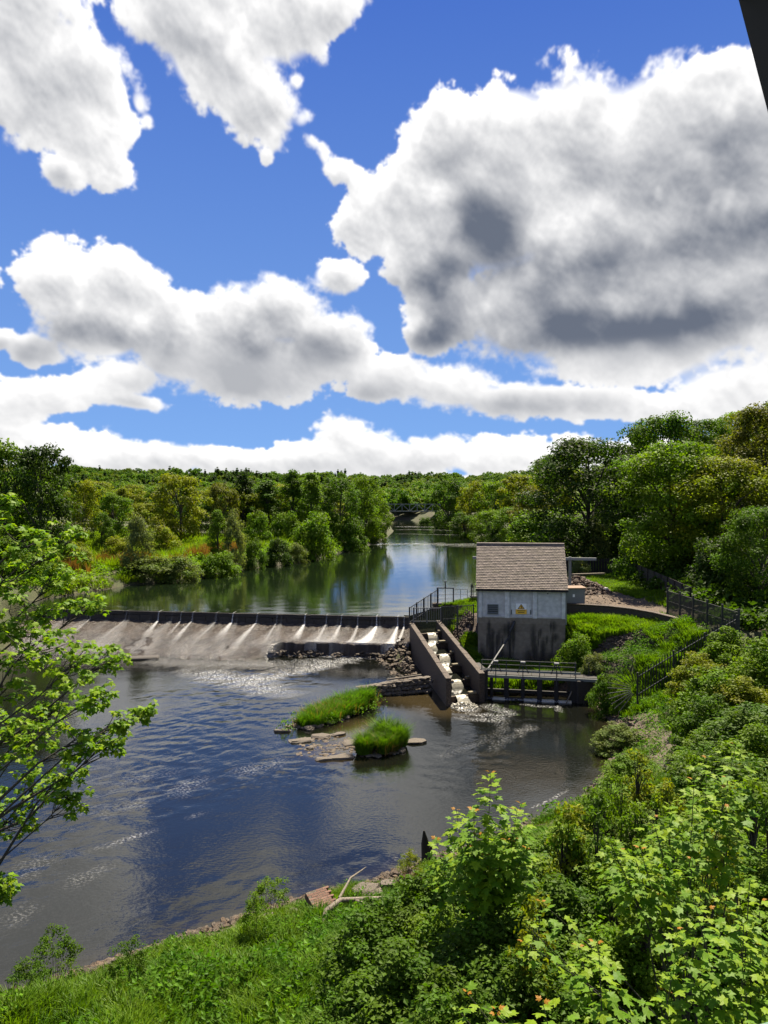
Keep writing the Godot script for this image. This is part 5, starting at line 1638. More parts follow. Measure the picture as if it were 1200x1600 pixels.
# crown and stem of one kind of tree, crown radius 1 x height 1 scaled by R and H
func grow(seed_: int, shape: String, R: float, H: float, clumps: int, leaves: int, size: float, bottom := 0.12, blossom := 0.0, round_leaf := false, clump := 0.30) -> Array:
	var r := RandomNumberGenerator.new()
	r.seed = seed_
	var b := MB.new()
	var w := MB.new()
	var centres := []
	for k in clumps:
		var t := r.randf()
		if shape != "cone": t = lerpf(t, 1.0 - (1.0 - t) * (1.0 - t), 0.35)
		else: t = t * t
		var e := envelope(shape, t)
		if shape == "shrub": t *= r.randf_range(0.72, 1.12)
		var a := r.randf() * TAU
		var q := sqrt(r.randf_range(0.25, 1.0)) * 0.86
		if k % 4 == 0: q *= 1.22
		var p := Vector3(cos(a) * e * q * R, (bottom + (1.0 - bottom) * t * 0.94) * H, sin(a) * e * q * R)
		centres.append(p)
		var rc := R * clump * r.randf_range(0.65, 1.25)
		var tone := r.randf_range(0.68, 1.0)
		var warm := r.randf_range(0.86, 1.10)
		for i in leaves:
			var dir := rand_dir(r)
			if dir.y < -0.3 and r.randf() < 0.5: dir.y = -dir.y
			var at := p + Vector3(dir.x, dir.y * 0.72, dir.z) * rc * pow(r.randf(), 0.4)
			if at.y < 0.02: continue
			var n := (dir * 0.7 + Vector3(0, 0.55, 0) + rand_dir(r) * 0.75).normalized()
			var f := n.cross(rand_dir(r)).normalized()
			var g := tone * r.randf_range(0.72, 1.12)
			var col := Color(minf(1.0, 0.82 * g * warm), minf(1.0, 0.82 * g), minf(1.0, 0.8 * g))
			if blossom > 0.0 and dir.y > -0.2 and r.randf() < blossom: col = Color(1, 1, 1)
			var s := size * r.randf_range(0.7, 1.3)
			if round_leaf: leaf4(b, at - f * s * 0.5, f, n, s, col)
			else: leaf2(b, at - f * s * 0.5, f, n, s, col)
	# stem and limbs that reach into the clumps
	var top := Vector3(r.randf_range(-0.06, 0.06) * R, H * 0.86, r.randf_range(-0.06, 0.06) * R)
	var tr := maxf(H * 0.018, 0.02) if shape != "shrub" else H * 0.012
	if shape != "shrub":
		w.tube(PackedVector3Array([Vector3(0, -0.3, 0), Vector3(0.03 * R, H * 0.25, 0.02 * R), top * 0.6, top]), PackedFloat32Array([tr * 1.35, tr, tr * 0.7, tr * 0.12]), 7)
	for k in mini(centres.size(), 16 if shape != "shrub" else 10):
		var p: Vector3 = centres[k]
		var root := Vector3(0, clampf(p.y * 0.55, 0.1, H * 0.7), 0) if shape != "shrub" else Vector3(r.randf_range(-0.08, 0.08) * R, -0.1, r.randf_range(-0.08, 0.08) * R)
		var midp := root.lerp(p, 0.5) + Vector3(0, 0.06 * H if shape != "shrub" else 0.1 * H, 0)
		w.tube(PackedVector3Array([root, midp, p]), PackedFloat32Array([tr * 0.5, tr * 0.34, tr * 0.1]), 5)
	return [b, w.done(M.bark)]

var kinds := {}   # shape -> [[crown mesh by tint], trunk mesh, R, H]

func kind(called: String, tint: int) -> Array:
	var k: Array = kinds[called]
	return [k[0], M["leaf_%d" % tint], k[1], k[2], k[3]]

func add_kind(called: String, seed_: int, shape: String, R: float, H: float, clumps: int, leaves: int, size: float, bottom := 0.12, blossom := 0.0, round_leaf := false, clump := 0.30) -> void:
	var g := grow(seed_, shape, R, H, clumps, leaves, size, bottom, blossom, round_leaf, clump)
	kinds[called] = [(g[0] as MB).done(M.leaf_0), g[1], R, H]

func plant(called: String, k: String, tint: int, at: Vector3, radius: float, height: float, label: String, category: String, group: String, rng: RandomNumberGenerator) -> Node3D:
	var q := kind(k, tint)
	var o := thing(called, at, label, category, group)
	var s := Vector3(radius / q[3], height / q[4], radius / q[3])
	var t := at_turn(Vector3.ZERO, rng.randf() * TAU) * Transform3D(Basis.from_scale(s), Vector3.ZERO)
	part("foliage" if category == "bush" else "crown", q[0], o, q[1], t).set_meta("kind", "stuff")
	part("stem" if category == "bush" else "trunk", q[2], o, null, t)
	return o

func make_trees() -> void:
	var rng := RandomNumberGenerator.new()
	rng.seed = 21
	for i in 4: add_kind("round_%d" % i, 100 + i, "round", 5.0, 12.0, 62, 120, 0.40, 0.14)
	for i in 2: add_kind("tall_%d" % i, 110 + i, "tall", 3.0, 13.0, 60, 110, 0.36, 0.12, 0.0, false, 0.36)
	for i in 3: add_kind("shrub_%d" % i, 120 + i, "shrub", 3.0, 4.0, 60, 130, 0.24, 0.04)
	add_kind("blossom_0", 130, "shrub", 3.0, 5.0, 60, 120, 0.24, 0.08, 0.30)
	for i in 3: add_kind("big_%d" % i, 140 + i, "round", 5.0, 10.0, 125, 190, 0.235, 0.05, 0.0, false, 0.24)
	var turn := 0
	for q in TREES:
		var g := ground(q[0], q[1])
		var top: float = q[2]
		var shape: String = q[4]
		var height := maxf(top - g, 1.6)
		var radius: float = q[3] * 1.08
		var k := "big" if (shape == "round" and q[0] > 15.0 and q[1] < 106.0) else shape
		var count: int = {"big": 3, "round": 4, "tall": 2, "shrub": 3, "blossom": 1}[k]
		plant(q[6], "%s_%d" % [k, turn % count], q[5], P(q[0], g - 0.1, q[1]), radius, height, q[7], "tree" if q[6] == "tree" else "bush", "", rng)
		turn += 1

func make_far_woods() -> void:
	var rng := RandomNumberGenerator.new()
	rng.seed = 33
	# the middle distance: woodland on both banks, one tree after another
	var placed := 0
	var tries := 0
	while placed < 190 and tries < 6000:
		tries += 1
		var d := rng.randf_range(110.0, 360.0)
		var x := rng.randf_range(-0.52, 0.52) * d
		if shore(x, d) < 4.0: continue
		if x < 0.0 and d < 165.0 and x > -0.46 * d: continue
		if x > 0.0 and d < 128.0 and x < 34.0: continue
		if absf(d - 330.0) < 12.0 and x > -8.0 and x < 30.0: continue
		var h := rng.randf_range(7.0, 12.5)
		var tint: int = [0, 0, 1, 4, 4, 0, 1, 3][rng.randi() % 8]
		var shape: String = ["round_0", "round_1", "round_2", "round_3", "tall_0", "round_1"][rng.randi() % 6]
		var g := ground(x, d)
		var left := x < (0.0 if d < 220.0 else 6.0)
		var words := [["bright green", "mid-green", "grey-green", "dark green", "olive-yellow", "brownish"][tint], "slender" if shape.begins_with("tall") else ("broad" if h > 9.8 else "low rounded"), "at the front of" if shore(x, d) < 14.0 else ("in the middle of" if d < 230.0 else "far back in"), "left" if left else "right"]
		plant("woodland_tree", shape, tint, P(x, g - 0.2, d), h * rng.randf_range(0.40, 0.55) * (0.6 if shape.begins_with("tall") else 1.0), h,
			"%s %s tree %s the woodland behind the %s bank" % words, "tree", "%s %s trees %s the woodland behind the %s bank" % words, rng)
		placed += 1
	# the wooded hills beyond
	var far := grow(150, "round", 4.0, 7.5, 44, 34, 0.72, 0.1, 0.0, false, 0.30)
	var con := grow(151, "cone", 2.5, 9.5, 50, 18, 0.75, 0.08, 0.0, false, 0.30)
	var sets := [[(far[0] as MB).done(M.leaf_0), [], []], [(con[0] as MB).done(M.leaf_3), [], []]]
	for i in 15000:
		var d := 330.0 + pow(rng.randf(), 1.5) * 1050.0
		var x := rng.randf_range(-0.62, 0.62) * d
		if shore(x, d) < 6.0: continue
		if absf(d - 336.0) < 14.0 and x > -8.0 and x < 30.0: continue
		var patch := noise_ground.get_noise_2d(x * 0.06, d * 0.06)
		var conifer := patch > 0.10 and d > 520.0 and x < 0.05 * d and rng.randf() < 0.7
		var s := rng.randf_range(0.6, 1.35)
		var g := ground(x, d)
		var t := Transform3D(Basis(Vector3.UP, rng.randf() * TAU) * Basis.from_scale(Vector3(s, s * rng.randf_range(0.85, 1.2), s)), P(x, g - 0.3, d))
		var c := Color(0.75, 0.95, 0.7).lerp([Color(1.5, 1.15, 1.0), Color(0.6, 0.75, 0.8), Color(1.25, 1.3, 1.0), Color(0.95, 1.0, 0.8)][rng.randi() % 4], 0.75) * rng.randf_range(0.75, 1.2)
		var k := 1 if conifer else 0
		sets[k][1].append(t)
		sets[k][2].append(c)
	many("hill_woods", sets[0][0], sets[0][1], sets[0][2], self, "broadleaf woods covering the far hills", "woods")
	many("conifer_woods", sets[1][0], sets[1][1], sets[1][2], self, "dark conifer plantation along the skyline of the far hills", "woods")

func tuft(mat: Material, blades: int, h: float, spread: float, seed_: int, width := 0.014, bend := 0.5, dome := 0.0) -> ArrayMesh:
	var r := RandomNumberGenerator.new()
	r.seed = seed_
	var b := MB.new()
	for k in blades:
		var a := r.randf() * TAU
		var out := Vector3(cos(a), 0, sin(a))
		var root := out * spread * sqrt(r.randf()) + Vector3(0, -0.03, 0)
		var hh := h * r.randf_range(0.6, 1.1) * (1.0 - dome * Vector2(root.x, root.z).length_squared() / (spread * spread))
		var side := Vector3(-out.z, 0, out.x).rotated(Vector3.UP, r.randf_range(-0.8, 0.8)) * width
		var lean := out * hh * bend * r.randf_range(0.2, 1.0)
		var m := root + Vector3(0, hh * 0.6, 0) + lean * 0.35
		var tip := root + Vector3(0, hh * (1.0 - 0.25 * bend), 0) + lean
		var g := r.randf_range(0.6, 1.0)
		var col := Color(g * r.randf_range(0.8, 1.05), g, g * 0.9).clamp(Color.BLACK, Color.WHITE)
		b.quad(root - side, root + side, m + side * 0.75, m - side * 0.75, col)
		b.tri(m - side * 0.75, m + side * 0.75, tip, col)
	return b.done(mat)

func herb(mat: Material, leaves: int, h: float, spread: float, size: float, seed_: int) -> ArrayMesh:
	var r := RandomNumberGenerator.new()
	r.seed = seed_
	var b := MB.new()
	for k in leaves:
		var a := r.randf() * TAU
		var p := Vector3(cos(a), 0, sin(a)) * spread * sqrt(r.randf())
		p.y = h * pow(r.randf(), 0.6) * (1.0 - 0.5 * Vector2(p.x, p.z).length() / spread)
		var n := (Vector3.UP * 0.9 + rand_dir(r) * 0.8).normalized()
		var f := n.cross(rand_dir(r)).normalized()
		var g := r.randf_range(0.55, 1.0)
		leaf4(b, p, f, n, size * r.randf_range(0.7, 1.3), Color(g * 0.95, g, g * 0.9))
	return b.done(mat)

func scatter(n: int, rng: RandomNumberGenerator, x0: float, x1: float, d0: float, d1: float, smin: float, smax: float, ok: Callable, tint: Callable, lift := 0.0) -> Array:
	var places := []
	var colors := []
	for i in n:
		var x := rng.randf_range(x0, x1)
		var d := rng.randf_range(d0, d1)
		if not ok.call(x, d): continue
		var s := rng.randf_range(smin, smax)
		if d < 30.0: s *= clampf(shore(x, d) / 4.5, 0.38, 1.0)
		places.append(Transform3D(Basis(Vector3.UP, rng.randf() * TAU) * Basis.from_scale(Vector3(s, s * rng.randf_range(0.75, 1.25), s)), P(x, ground(x, d) + lift, d)))
		colors.append(tint.call(x, d))
	return [places, colors]

func make_bank_plants() -> void:
	var rng := RandomNumberGenerator.new()
	rng.seed = 44
	var mix_green := func(x: float, d: float) -> Color:
		var t := noise_ground.get_noise_2d(x * 1.5, d * 1.5)
		return Color(0.95, 1.0, 0.8).lerp(Color(1.45, 1.3, 1.0), clampf(0.5 + t * 1.2, 0.0, 1.0)) * rng.randf_range(0.75, 1.2)
	# herbs and tall grass along the left bank of the river
	var nettle := herb(M.leaf_0, 60, 1.3, 0.9, 0.30, 3)
	var q := scatter(3600, rng, -52.0, 0.0, 78.0, 190.0, 0.7, 1.3, func(x, d): return x < -d * 0.02 and shore(x, d) > 0.1 and shore(x, d) < 22.0 and (shore(x, d) < 5.0 or rng.randf() < 0.5), mix_green)
	many("bank_herbs", nettle, q[0], q[1], self, "leafy green herbs covering the low left bank of the river", "herbs")
	var reed := tuft(M.reed, 40, 1.7, 0.5, 5, 0.03, 0.35)
	q = scatter(2600, rng, -46.0, -20.0, 92.0, 128.0, 0.8, 1.3, func(x, d): return shore(x, d) > 4.0 and shore(x, d) < 11.0 and noise_ground.get_noise_2d(x * 0.7 + 9.0, d * 0.7) > -0.05, func(_x, _d): return Color(1, 1, 1) * rng.randf_range(0.7, 1.25), 0.35)
	many("red_reeds", reed, q[0], q[1], self, "band of reddish-brown dead reeds in the left bank meadow", "reeds")
	var tall := tuft(M.grass, 40, 1.2, 0.5, 6, 0.03, 0.5)
	q = scatter(4200, rng, -60.0, -12.0, 86.0, 165.0, 0.7, 1.4, func(x, d): return shore(x, d) > 7.0, mix_green)
	many("meadow_grass", tuft(M.leaf_lime, 40, 1.5, 0.6, 6, 0.035, 0.5), q[0], q[1], self, "tall pale green grass of the left bank meadow", "grass")
	q = scatter(1200, rng, -38.0, -20.0, 80.0, 112.0, 0.5, 0.9, func(x, d): return shore(x, d) > 0.0 and shore(x, d) < 1.2, mix_green)
	many("waterside_grass", tall, q[0], q[1], self, "bright grass fringe along the waterline of the left bank", "grass")
	# right bank of the river and under the trees
	q = scatter(2600, rng, 9.0, 60.0, 74.0, 200.0, 0.7, 1.4, func(x, d): return shore(x, d) > 0.0 and not (x < 27.0 and d < 85.0), mix_green)
	many("bank_herbs", nettle, q[0], q[1], self, "leafy undergrowth below the trees of the right bank", "herbs")
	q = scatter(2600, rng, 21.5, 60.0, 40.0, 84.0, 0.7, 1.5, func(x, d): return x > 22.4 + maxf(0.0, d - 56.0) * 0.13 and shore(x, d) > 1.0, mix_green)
	many("slope_herbs", herb(M.leaf_3, 60, 1.3, 0.9, 0.30, 4), q[0], q[1], self, "undergrowth on the wooded slope behind the yard fence, leaves coloured dark for the shade there", "herbs")  # darker leaf material: the shade on this slope is put into the colour
	# lawn pieces round the yard and the house
	var short := tuft(M.grass, 46, 0.34, 0.30, 7, 0.016, 0.6)
	var bright := func(x: float, d: float) -> Color: return Color(1.25, 1.25, 1.0).lerp(Color(0.8, 0.95, 0.7), clampf(0.5 + noise_ground.get_noise_2d(x * 4.0, d * 4.0) * 1.5, 0.0, 1.0)) * rng.randf_range(0.75, 1.25)
	q = scatter(5200, rng, 13.9, 20.6, 53.0, 60.0, 0.8, 1.7, func(x, d): return d < 60.2 - (x - 14.0) * 0.35 - maxf(0.0, x - 17.5) * 0.9 and d > 56.7 - (x - 14.0) * 0.50 + noise_ground.get_noise_2d(x * 4.0, 3.0) * 0.9, bright)
	many("bank_grass", short, q[0], q[1], self, "lush bright grass on the bank below the yard wall", "grass")
	q = scatter(3000, rng, 16.5, 26.0, 58.0, 84.0, 0.6, 1.2, func(x, d): return (x > lerpf(22.5, 19.0, clampf((d - 62.0) / 14.0, 0.0, 1.0)) and x < 22.4 + (d - 56.0) * 0.13) or d > 78.0, bright)
	many("yard_grass", short, q[0], q[1], self, "short grass along the edge of the yard below the fence", "grass")
	q = scatter(2000, rng, 4.9, 7.4, 55.0, 63.3, 0.6, 1.1, func(x, d): return x > 6.45 - (d - 52.0) * 0.118 + 0.1, bright)
	many("house_grass", short, q[0], q[1], self, "bright grass strip between the fish pass and the turbine house", "grass")
	q = scatter(2200, rng, 6.9, 13.4, 53.2, 58.4, 0.7, 1.5, func(x, d): return shore(x, d) > 0.1, bright)
	many("tailrace_grass", short, q[0], q[1], self, "grass on the slope behind the posts of the sluice deck", "grass")
	q = scatter(900, rng, 5.0, 9.5, 66.5, 74.0, 0.6, 1.1, func(x, d): return shore(x, d) > 0.3, bright)
	many("forebay_grass", short, q[0], q[1], self, "yellowish grass behind the tall black railing", "grass")
	q = scatter(3400, rng, 14.6, 20.4, 46.0, 54.5, 0.7, 1.6, func(x, d): return shore(x, d) > 1.0 and (x > 18.4 or d < 50.4) and noise_ground.get_noise_2d(x * 4.0, d * 4.0) > -0.12, bright)
	many("fence_grass", short, q[0], q[1], self, "grass on the slope behind the spiked palisade fence", "grass")
	q = scatter(420, rng, 14.6, 20.6, 46.0, 54.0, 0.5, 1.1, func(x, d): return shore(x, d) > 1.0, bright)
	many("fence_weeds", herb(M.leaf_1, 46, 0.6, 0.4, 0.12, 15), q[0], q[1], self, "leafy weeds on the slope behind the spiked palisade fence", "weeds")
	# named bushes near the house
	for e in [
		[13.75, 54.6, 1.5, 2.5, "shrub_0", 0, "leafy bright bush at the right front corner of the turbine house"],
		[14.3, 52.4, 1.0, 1.7, "shrub_1", 2, "pale green bush at the right end of the sluice deck"],
		[13.9, 48.3, 1.2, 2.4, "shrub_2", 1, "drooping grey-green bush beside the right abutment, over the water"],
		[14.6, 47.2, 0.9, 2.0, "shrub_1", 0, "small bush at the foot of the spiked fence"],
	]:
		plant("bush", e[4], e[5], P(e[0], ground(e[0], e[1]) - 0.1, e[1]), e[2], e[3], e[6], "bush", "", rng)

func make_islands() -> void:
	var rng := RandomNumberGenerator.new()
	rng.seed = 51
	var stones := stone_set(M.stone)
	# earth and stones under the first island
	var o := thing("gravel_island", P(-3.0, 0, 47.6), "long low stony island carrying a thick mat of grass", "island")
	for i in 110:
		var t := rng.randf()
		var c := Vector2(-5.2, 45.2).lerp(Vector2(-1.0, 50.6), t)
		var w := lerpf(0.45, 1.0, sin(PI * clampf(t + 0.15, 0.0, 1.0)))
		var a := rng.randf() * TAU
		var p := c + Vector2(cos(a), sin(a) * 1.1) * w * sqrt(rng.randf()) * 1.2
		var s := rng.randf_range(0.25, 0.62)
		part("stone", stones[i % 5], o, null, at_turn(P(p.x, rng.randf_range(-0.04, 0.12), p.y) - o.position, rng.randf() * TAU, Vector3(s * 1.3, s * 0.7, s)))
	var blade := tuft(M.leaf_1, 90, 1.05, 0.26, 9, 0.013, 0.6, 0.4)
	var places := []
	var cols := []
	for i in 620:
		var t := rng.randf()
		var c := Vector2(-4.7, 45.7).lerp(Vector2(-1.1, 50.5), t)
		var w := 1.05 * sin(PI * clampf(t * 0.8 + 0.16, 0.0, 1.0))
		var a := rng.randf() * TAU
		var p := c + Vector2(cos(a), sin(a)) * w * sqrt(rng.randf())
		var s := rng.randf_range(0.45, 1.2) * lerpf(0.8, 1.15, t) * (1.25 if rng.randf() < 0.12 else 1.0)
		places.append(at_turn(P(p.x, 0.12, p.y), rng.randf() * TAU, Vector3(s, s, s)))
		cols.append(Color(0.95, 1.05, 0.9) * rng.randf_range(0.6, 1.35))
	many("island_grass", blade, places, cols, self, "thick mat of long green grass on the stony island", "grass")
	places = []; cols = []
	for i in 90:   # dead stalks standing in it
		var t := rng.randf()
		var p := Vector2(-4.9, 45.5).lerp(Vector2(-1.0, 50.6), t) + Vector2(rng.randf_range(-0.9, 0.9), rng.randf_range(-0.9, 0.9))
		var s := rng.randf_range(0.5, 1.0)
		places.append(at_turn(P(p.x, 0.08, p.y), rng.randf() * TAU, Vector3(s, s, s)))
		cols.append(Color(1.2, 1.5, 1.3) * rng.randf_range(0.7, 1.2))
	for i in 26:
		var a := rng.randf() * TAU
		var s := rng.randf_range(0.5, 1.05)
		places.append(at_turn(P(-0.2 + cos(a) * 1.0, 0.05, 41.4 + sin(a) * 1.1), rng.randf() * TAU, Vector3(s, s, s)))
		cols.append(Color(1.2, 1.5, 1.3) * rng.randf_range(0.7, 1.2))
	many("dead_stalks", tuft(M.reed, 14, 1.35, 0.25, 19, 0.012, 0.7), places, cols, self, "straw-coloured dead stalks sticking out of the grass on both islands", "stalks")
	places = []; cols = []
	for i in 70:
		var t := rng.randf()
		var p := Vector2(-5.2, 45.2).lerp(Vector2(-0.9, 50.7), t) + Vector2(rng.randf_range(-1.1, 1.1), rng.randf_range(-1.1, 1.1))
		var s := rng.randf_range(0.6, 1.3)
		places.append(at_turn(P(p.x, 0.06, p.y), rng.randf() * TAU, Vector3(s, s, s)))
		cols.append(Color(1, 1, 1) * rng.randf_range(0.7, 1.3))
	many("island_weeds", herb(M.leaf_1, 40, 0.55, 0.4, 0.12, 18), places, cols, self, "broad-leaved weeds along the edge of the long island", "weeds")
	# five round tussocks on the second island
	var tus := tuft(M.leaf_1, 1500, 1.45, 0.42, 10, 0.012, 0.7, 0.55)
	for e in [[-1.05, 40.6, 1.0, "leftmost grass tussock of the small island"], [-0.55, 41.6, 0.92, "rear left grass tussock of the small island"], [-0.05, 40.7, 0.9, "front middle grass tussock of the small island"], [0.05, 42.4, 1.25, "tallest grass tussock of the small island, at the back"], [0.75, 41.9, 1.18, "rightmost tall grass tussock of the small island"], [0.45, 41.2, 0.95, "grass tussock at the right front of the small island"]]:
		solo("grass_tussock", tus, e[3], "tussock", "", null, at_turn(P(e[0], 0.1, e[1]), rng.randf() * TAU, Vector3(e[2], e[2], e[2])))
	o = thing("small_island", P(-0.2, 0, 41.4), "small stony island under the round grass tussocks", "island")
	for i in 70:
		var a := rng.randf() * TAU
		var r := sqrt(rng.randf())
		var s := rng.randf_range(0.22, 0.5)
		part("stone", stones[i % 5], o, null, at_turn(Vector3(cos(a) * r * 1.25, rng.randf_range(-0.05, 0.08), sin(a) * r * 1.3), rng.randf() * TAU, Vector3(s * 1.3, s * 0.6, s)))
	var k := 0
	for e in [[1.65, 42.6, 1.5, 0.9, "flat pale stone sticking out right of the grass tussocks"], [-2.2, 40.0, 1.5, 0.8, "long flat pale stone at the water's edge in front of the tussocks"], [-3.1, 39.7, 1.0, 0.5, "flat stone left of the long flat pale stone"], [-4.6, 42.8, 1.5, 0.7, "flat dark stone below the long island"], [-3.6, 43.6, 1.2, 0.8, "flat stone between the two islands, left one"], [-2.6, 43.9, 0.9, 0.5, "flat stone between the two islands, right one"], [-5.9, 44.6, 1.1, 0.5, "flat stone beyond the left tip of the long island"], [-1.7, 42.4, 1.3, 1.1, "broad pale slab just left of the tussocks"], [-4.0, 41.5, 0.5, 0.4, "small dark stone alone in the water left of the slabs"]]:
		solo("flat_stone", stones[k % 5], e[4], "stone", "", null, at_turn(P(e[0], 0.03, e[1]), rng.randf_range(-0.4, 0.4), Vector3(e[2] * 1.15, 0.34, e[3] * 1.15)))
		k += 1
	places = []; cols = []
	for i in 150:   # small stones showing through the shallows
		var x := rng.randf_range(-4.6, -1.0)
		var d := rng.randf_range(40.2, 43.6)
		var s := rng.randf_range(0.08, 0.28)
		places.append(at_turn(P(x, 0.0, d), rng.randf() * TAU, Vector3(s * 1.5, s * 0.4, s)))
		cols.append(Color(1, 0.9, 0.75) * rng.randf_range(0.5, 1.2))
	many("shallow_stones", stones[3], places, cols, self, "small stones breaking the shallow water between the two islands", "stones")

func brick_chunk(called: String, label: String, at: Transform3D, cols_: int, rows_: int, layers: int, rng: RandomNumberGenerator, mat: Material) -> void:
	var o := thing(called, at.origin, label, "brickwork")
	o.basis = at.basis
	var mesh := boxed(Vector3(0.215, 0.066, 0.10), mat, Color.WHITE, 0.006)
	var mesh2 := boxed(Vector3(0.215, 0.066, 0.10), mat, Color(0.75, 0.7, 0.68), 0.006)
	part("mortar", boxed(Vector3(cols_ * 0.226 - 0.03, rows_ * 0.078 - 0.02, layers * 0.11 - 0.02), M.stone, Color(0.9, 0.85, 0.78)), o, null, at_turn(Vector3(0, rows_ * 0.039, 0)))
	for r in rows_:
		for c in cols_:
			if r == rows_ - 1 and rng.randf() < 0.4: continue
			for l in layers:
				part("brick", mesh if rng.randf() < 0.6 else mesh2, o, null, at_turn(Vector3((c - (cols_ - 1) * 0.5) * 0.226 + (0.11 if r % 2 == 1 else 0.0) + rng.randf_range(-0.004, 0.004), (r + 0.5) * 0.078, (l - (layers - 1) * 0.5) * 0.11 + rng.randf_range(-0.004, 0.004)), rng.randf_range(-0.02, 0.02)))

func make_near_bank() -> void:
	var rng := RandomNumberGenerator.new()
	rng.seed = 61
	var stones := stone_set(M.stone)
	# stones along the water's edge
	var places := []
	var cols := []
	var edge := [[-16.0, 17.0], [-10.4, 20.6], [-8.3, 22.05], [-5.45, 24.05], [-3.2, 25.6], [-0.9, 26.65], [1.2, 28.3], [3.8, 30.0], [6.15, 32.0], [8.6, 34.2], [10.55, 37.2], [12.0, 40.3], [12.9, 43.7], [13.8, 47.0]]
	for i in 2600:
		var k := rng.randi() % (edge.size() - 1)
		var t := rng.randf()
		var p := Vector2(edge[k][0], edge[k][1]).lerp(Vector2(edge[k + 1][0], edge[k + 1][1]), t)
		var dir := (Vector2(edge[k + 1][0], edge[k + 1][1]) - Vector2(edge[k][0], edge[k][1])).normalized()
		p += Vector2(dir.y, -dir.x) * (rng.randf_range(-0.15, 1.0) + absf(rng.randfn(0.0, 0.25)))
		var s := rng.randf_range(0.07, 0.26)
		places.append(Transform3D(Basis(Vector3(rng.randf() - 0.5, 1, rng.randf() - 0.5).normalized(), rng.randf() * TAU) * Basis.from_scale(Vector3(s * 1.4, s * 0.8, s)), P(p.x, ground(p.x, p.y) + s * 0.12, p.y)))
		cols.append(Color(0.95, 0.72, 0.5).lerp(Color(1, 0.95, 0.88), rng.randf()) * rng.randf_range(0.3, 1.0))
	many("shore_stones", stones[0], places, cols, self, "brown stones edging the near shore of the pool", "stones")
	# grass
	var bright := func(x: float, d: float) -> Color: return Color(1.15, 1.2, 0.9).lerp(Color(0.62, 0.85, 0.55), clampf(0.45 + noise_ground.get_noise_2d(x * 3.5, d * 3.5) * 1.8, 0.0, 1.0)) * rng.randf_range(0.7, 1.2)
	var yellow := func(_x: float, _d: float) -> Color: return Color(1.5, 1.0, 0.7).lerp(Color(1.0, 1.05, 0.8), rng.randf()) * rng.randf_range(0.7, 1.1)
	var g := tuft(M.grass, 60, 0.30, 0.24, 12, 0.009, 0.75)
	var q := scatter(15000, rng, -15.0, 7.0, 11.0, 28.0, 0.6, 1.5, func(x, d): return shore(x, d) > 1.7 + noise_fine.get_noise_2d(x, d) * 1.2, bright)
	many("near_grass", g, q[0], q[1], self, "long bright grass on the near bank at the bottom of the photo", "grass")
	q = scatter(3200, rng, -12.0, 14.0, 17.0, 46.0, 0.4, 0.85, func(x, d): return shore(x, d) > 0.8 and shore(x, d) < 2.4, yellow)
	many("shore_grass", g, q[0], q[1], self, "yellowing grass along the stones of the near shore", "grass")
	q = scatter(5000, rng, 5.0, 20.0, 24.0, 50.0, 0.6, 1.3, func(x, d): return shore(x, d) > 0.9 and absf(x - 14.3 - (d - 41.0) * 0.14) > 1.0, bright)
	many("slope_grass", g, q[0], q[1], self, "grass on the right shore between the shrubs and the water", "grass")
	var weed := herb(M.leaf_1, 46, 0.42, 0.34, 0.085, 14)
	q = scatter(2600, rng, -14.0, 6.0, 12.0, 26.5, 0.6, 1.7, func(x, d): return shore(x, d) > 1.3 and noise_ground.get_noise_2d(x * 3.0 + 40.0, d * 3.0) > -0.08, bright)
	many("near_herbs", weed, q[0], q[1], self, "low leafy weeds growing through the grass of the near bank", "weeds")
	q = scatter(900, rng, 5.0, 20.0, 24.0, 52.0, 0.8, 1.8, func(x, d): return shore(x, d) > 0.8, bright)
	many("slope_weeds", weed, q[0], q[1], self, "low leafy weeds on the right shore", "weeds")
	# broken brickwork, slabs and driftwood
	brick_chunk("brick_fragment", "tilted red-brown brick wall fragment lying in the grass beside the curved root", Transform3D(Basis(Vector3.UP, 0.6) * Basis(Vector3.RIGHT, -1.15), P(-1.75, ground(-1.75, 22.3) + 0.12, 22.3)), 3, 8, 2, rng, M.brick)
	brick_chunk("brick_fragment", "half-buried reddish brick fragment below the dark tree stump", Transform3D(Basis(Vector3.UP, -0.4) * Basis(Vector3.RIGHT, -1.1), P(0.75, ground(0.75, 24.2) + 0.0, 24.2)), 3, 7, 2, rng, M.brick)
	for e in [[-2.75, 22.4, 0.9, 0.45, 0.6, "brown lump of broken masonry left of the brick fragment"], [-0.55, 23.5, 1.15, 0.5, 0.8, "grey-brown rock slab right of the brick fragment"], [0.1, 23.9, 0.6, 0.5, 0.5, "dark rock behind the curved root"], [-3.4, 22.3, 0.6, 0.3, 0.5, "small brown stone by the left bush"]]:
		solo("rock", boulder(int(e[0] * 10.0) + 90, M.stone), e[5], "rock", "", null, at_turn(P(e[0], ground(e[0], e[1]) + 0.12, e[1]), rng.randf() * TAU, Vector3(e[2], e[3], e[4])))
	var root := MB.new()
	var gy := func(x: float, d: float, up: float) -> Vector3: return P(x, ground(x, d) + up, d)
	root.tube(PackedVector3Array([gy.call(-1.75, 21.3, -0.1), gy.call(-1.62, 21.7, 0.28), gy.call(-1.25, 22.1, 0.50), gy.call(-0.7, 22.4, 0.50), gy.call(0.1, 22.6, 0.36), gy.call(0.9, 22.7, 0.3)]), PackedFloat32Array([0.10, 0.09, 0.08, 0.07, 0.05, 0.02]), 8)
	root.tube(PackedVector3Array([gy.call(-0.9, 22.3, 0.5), gy.call(-0.3, 22.2, 0.36), gy.call(0.5, 22.2, 0.22)]), PackedFloat32Array([0.06, 0.04, 0.015]), 6)
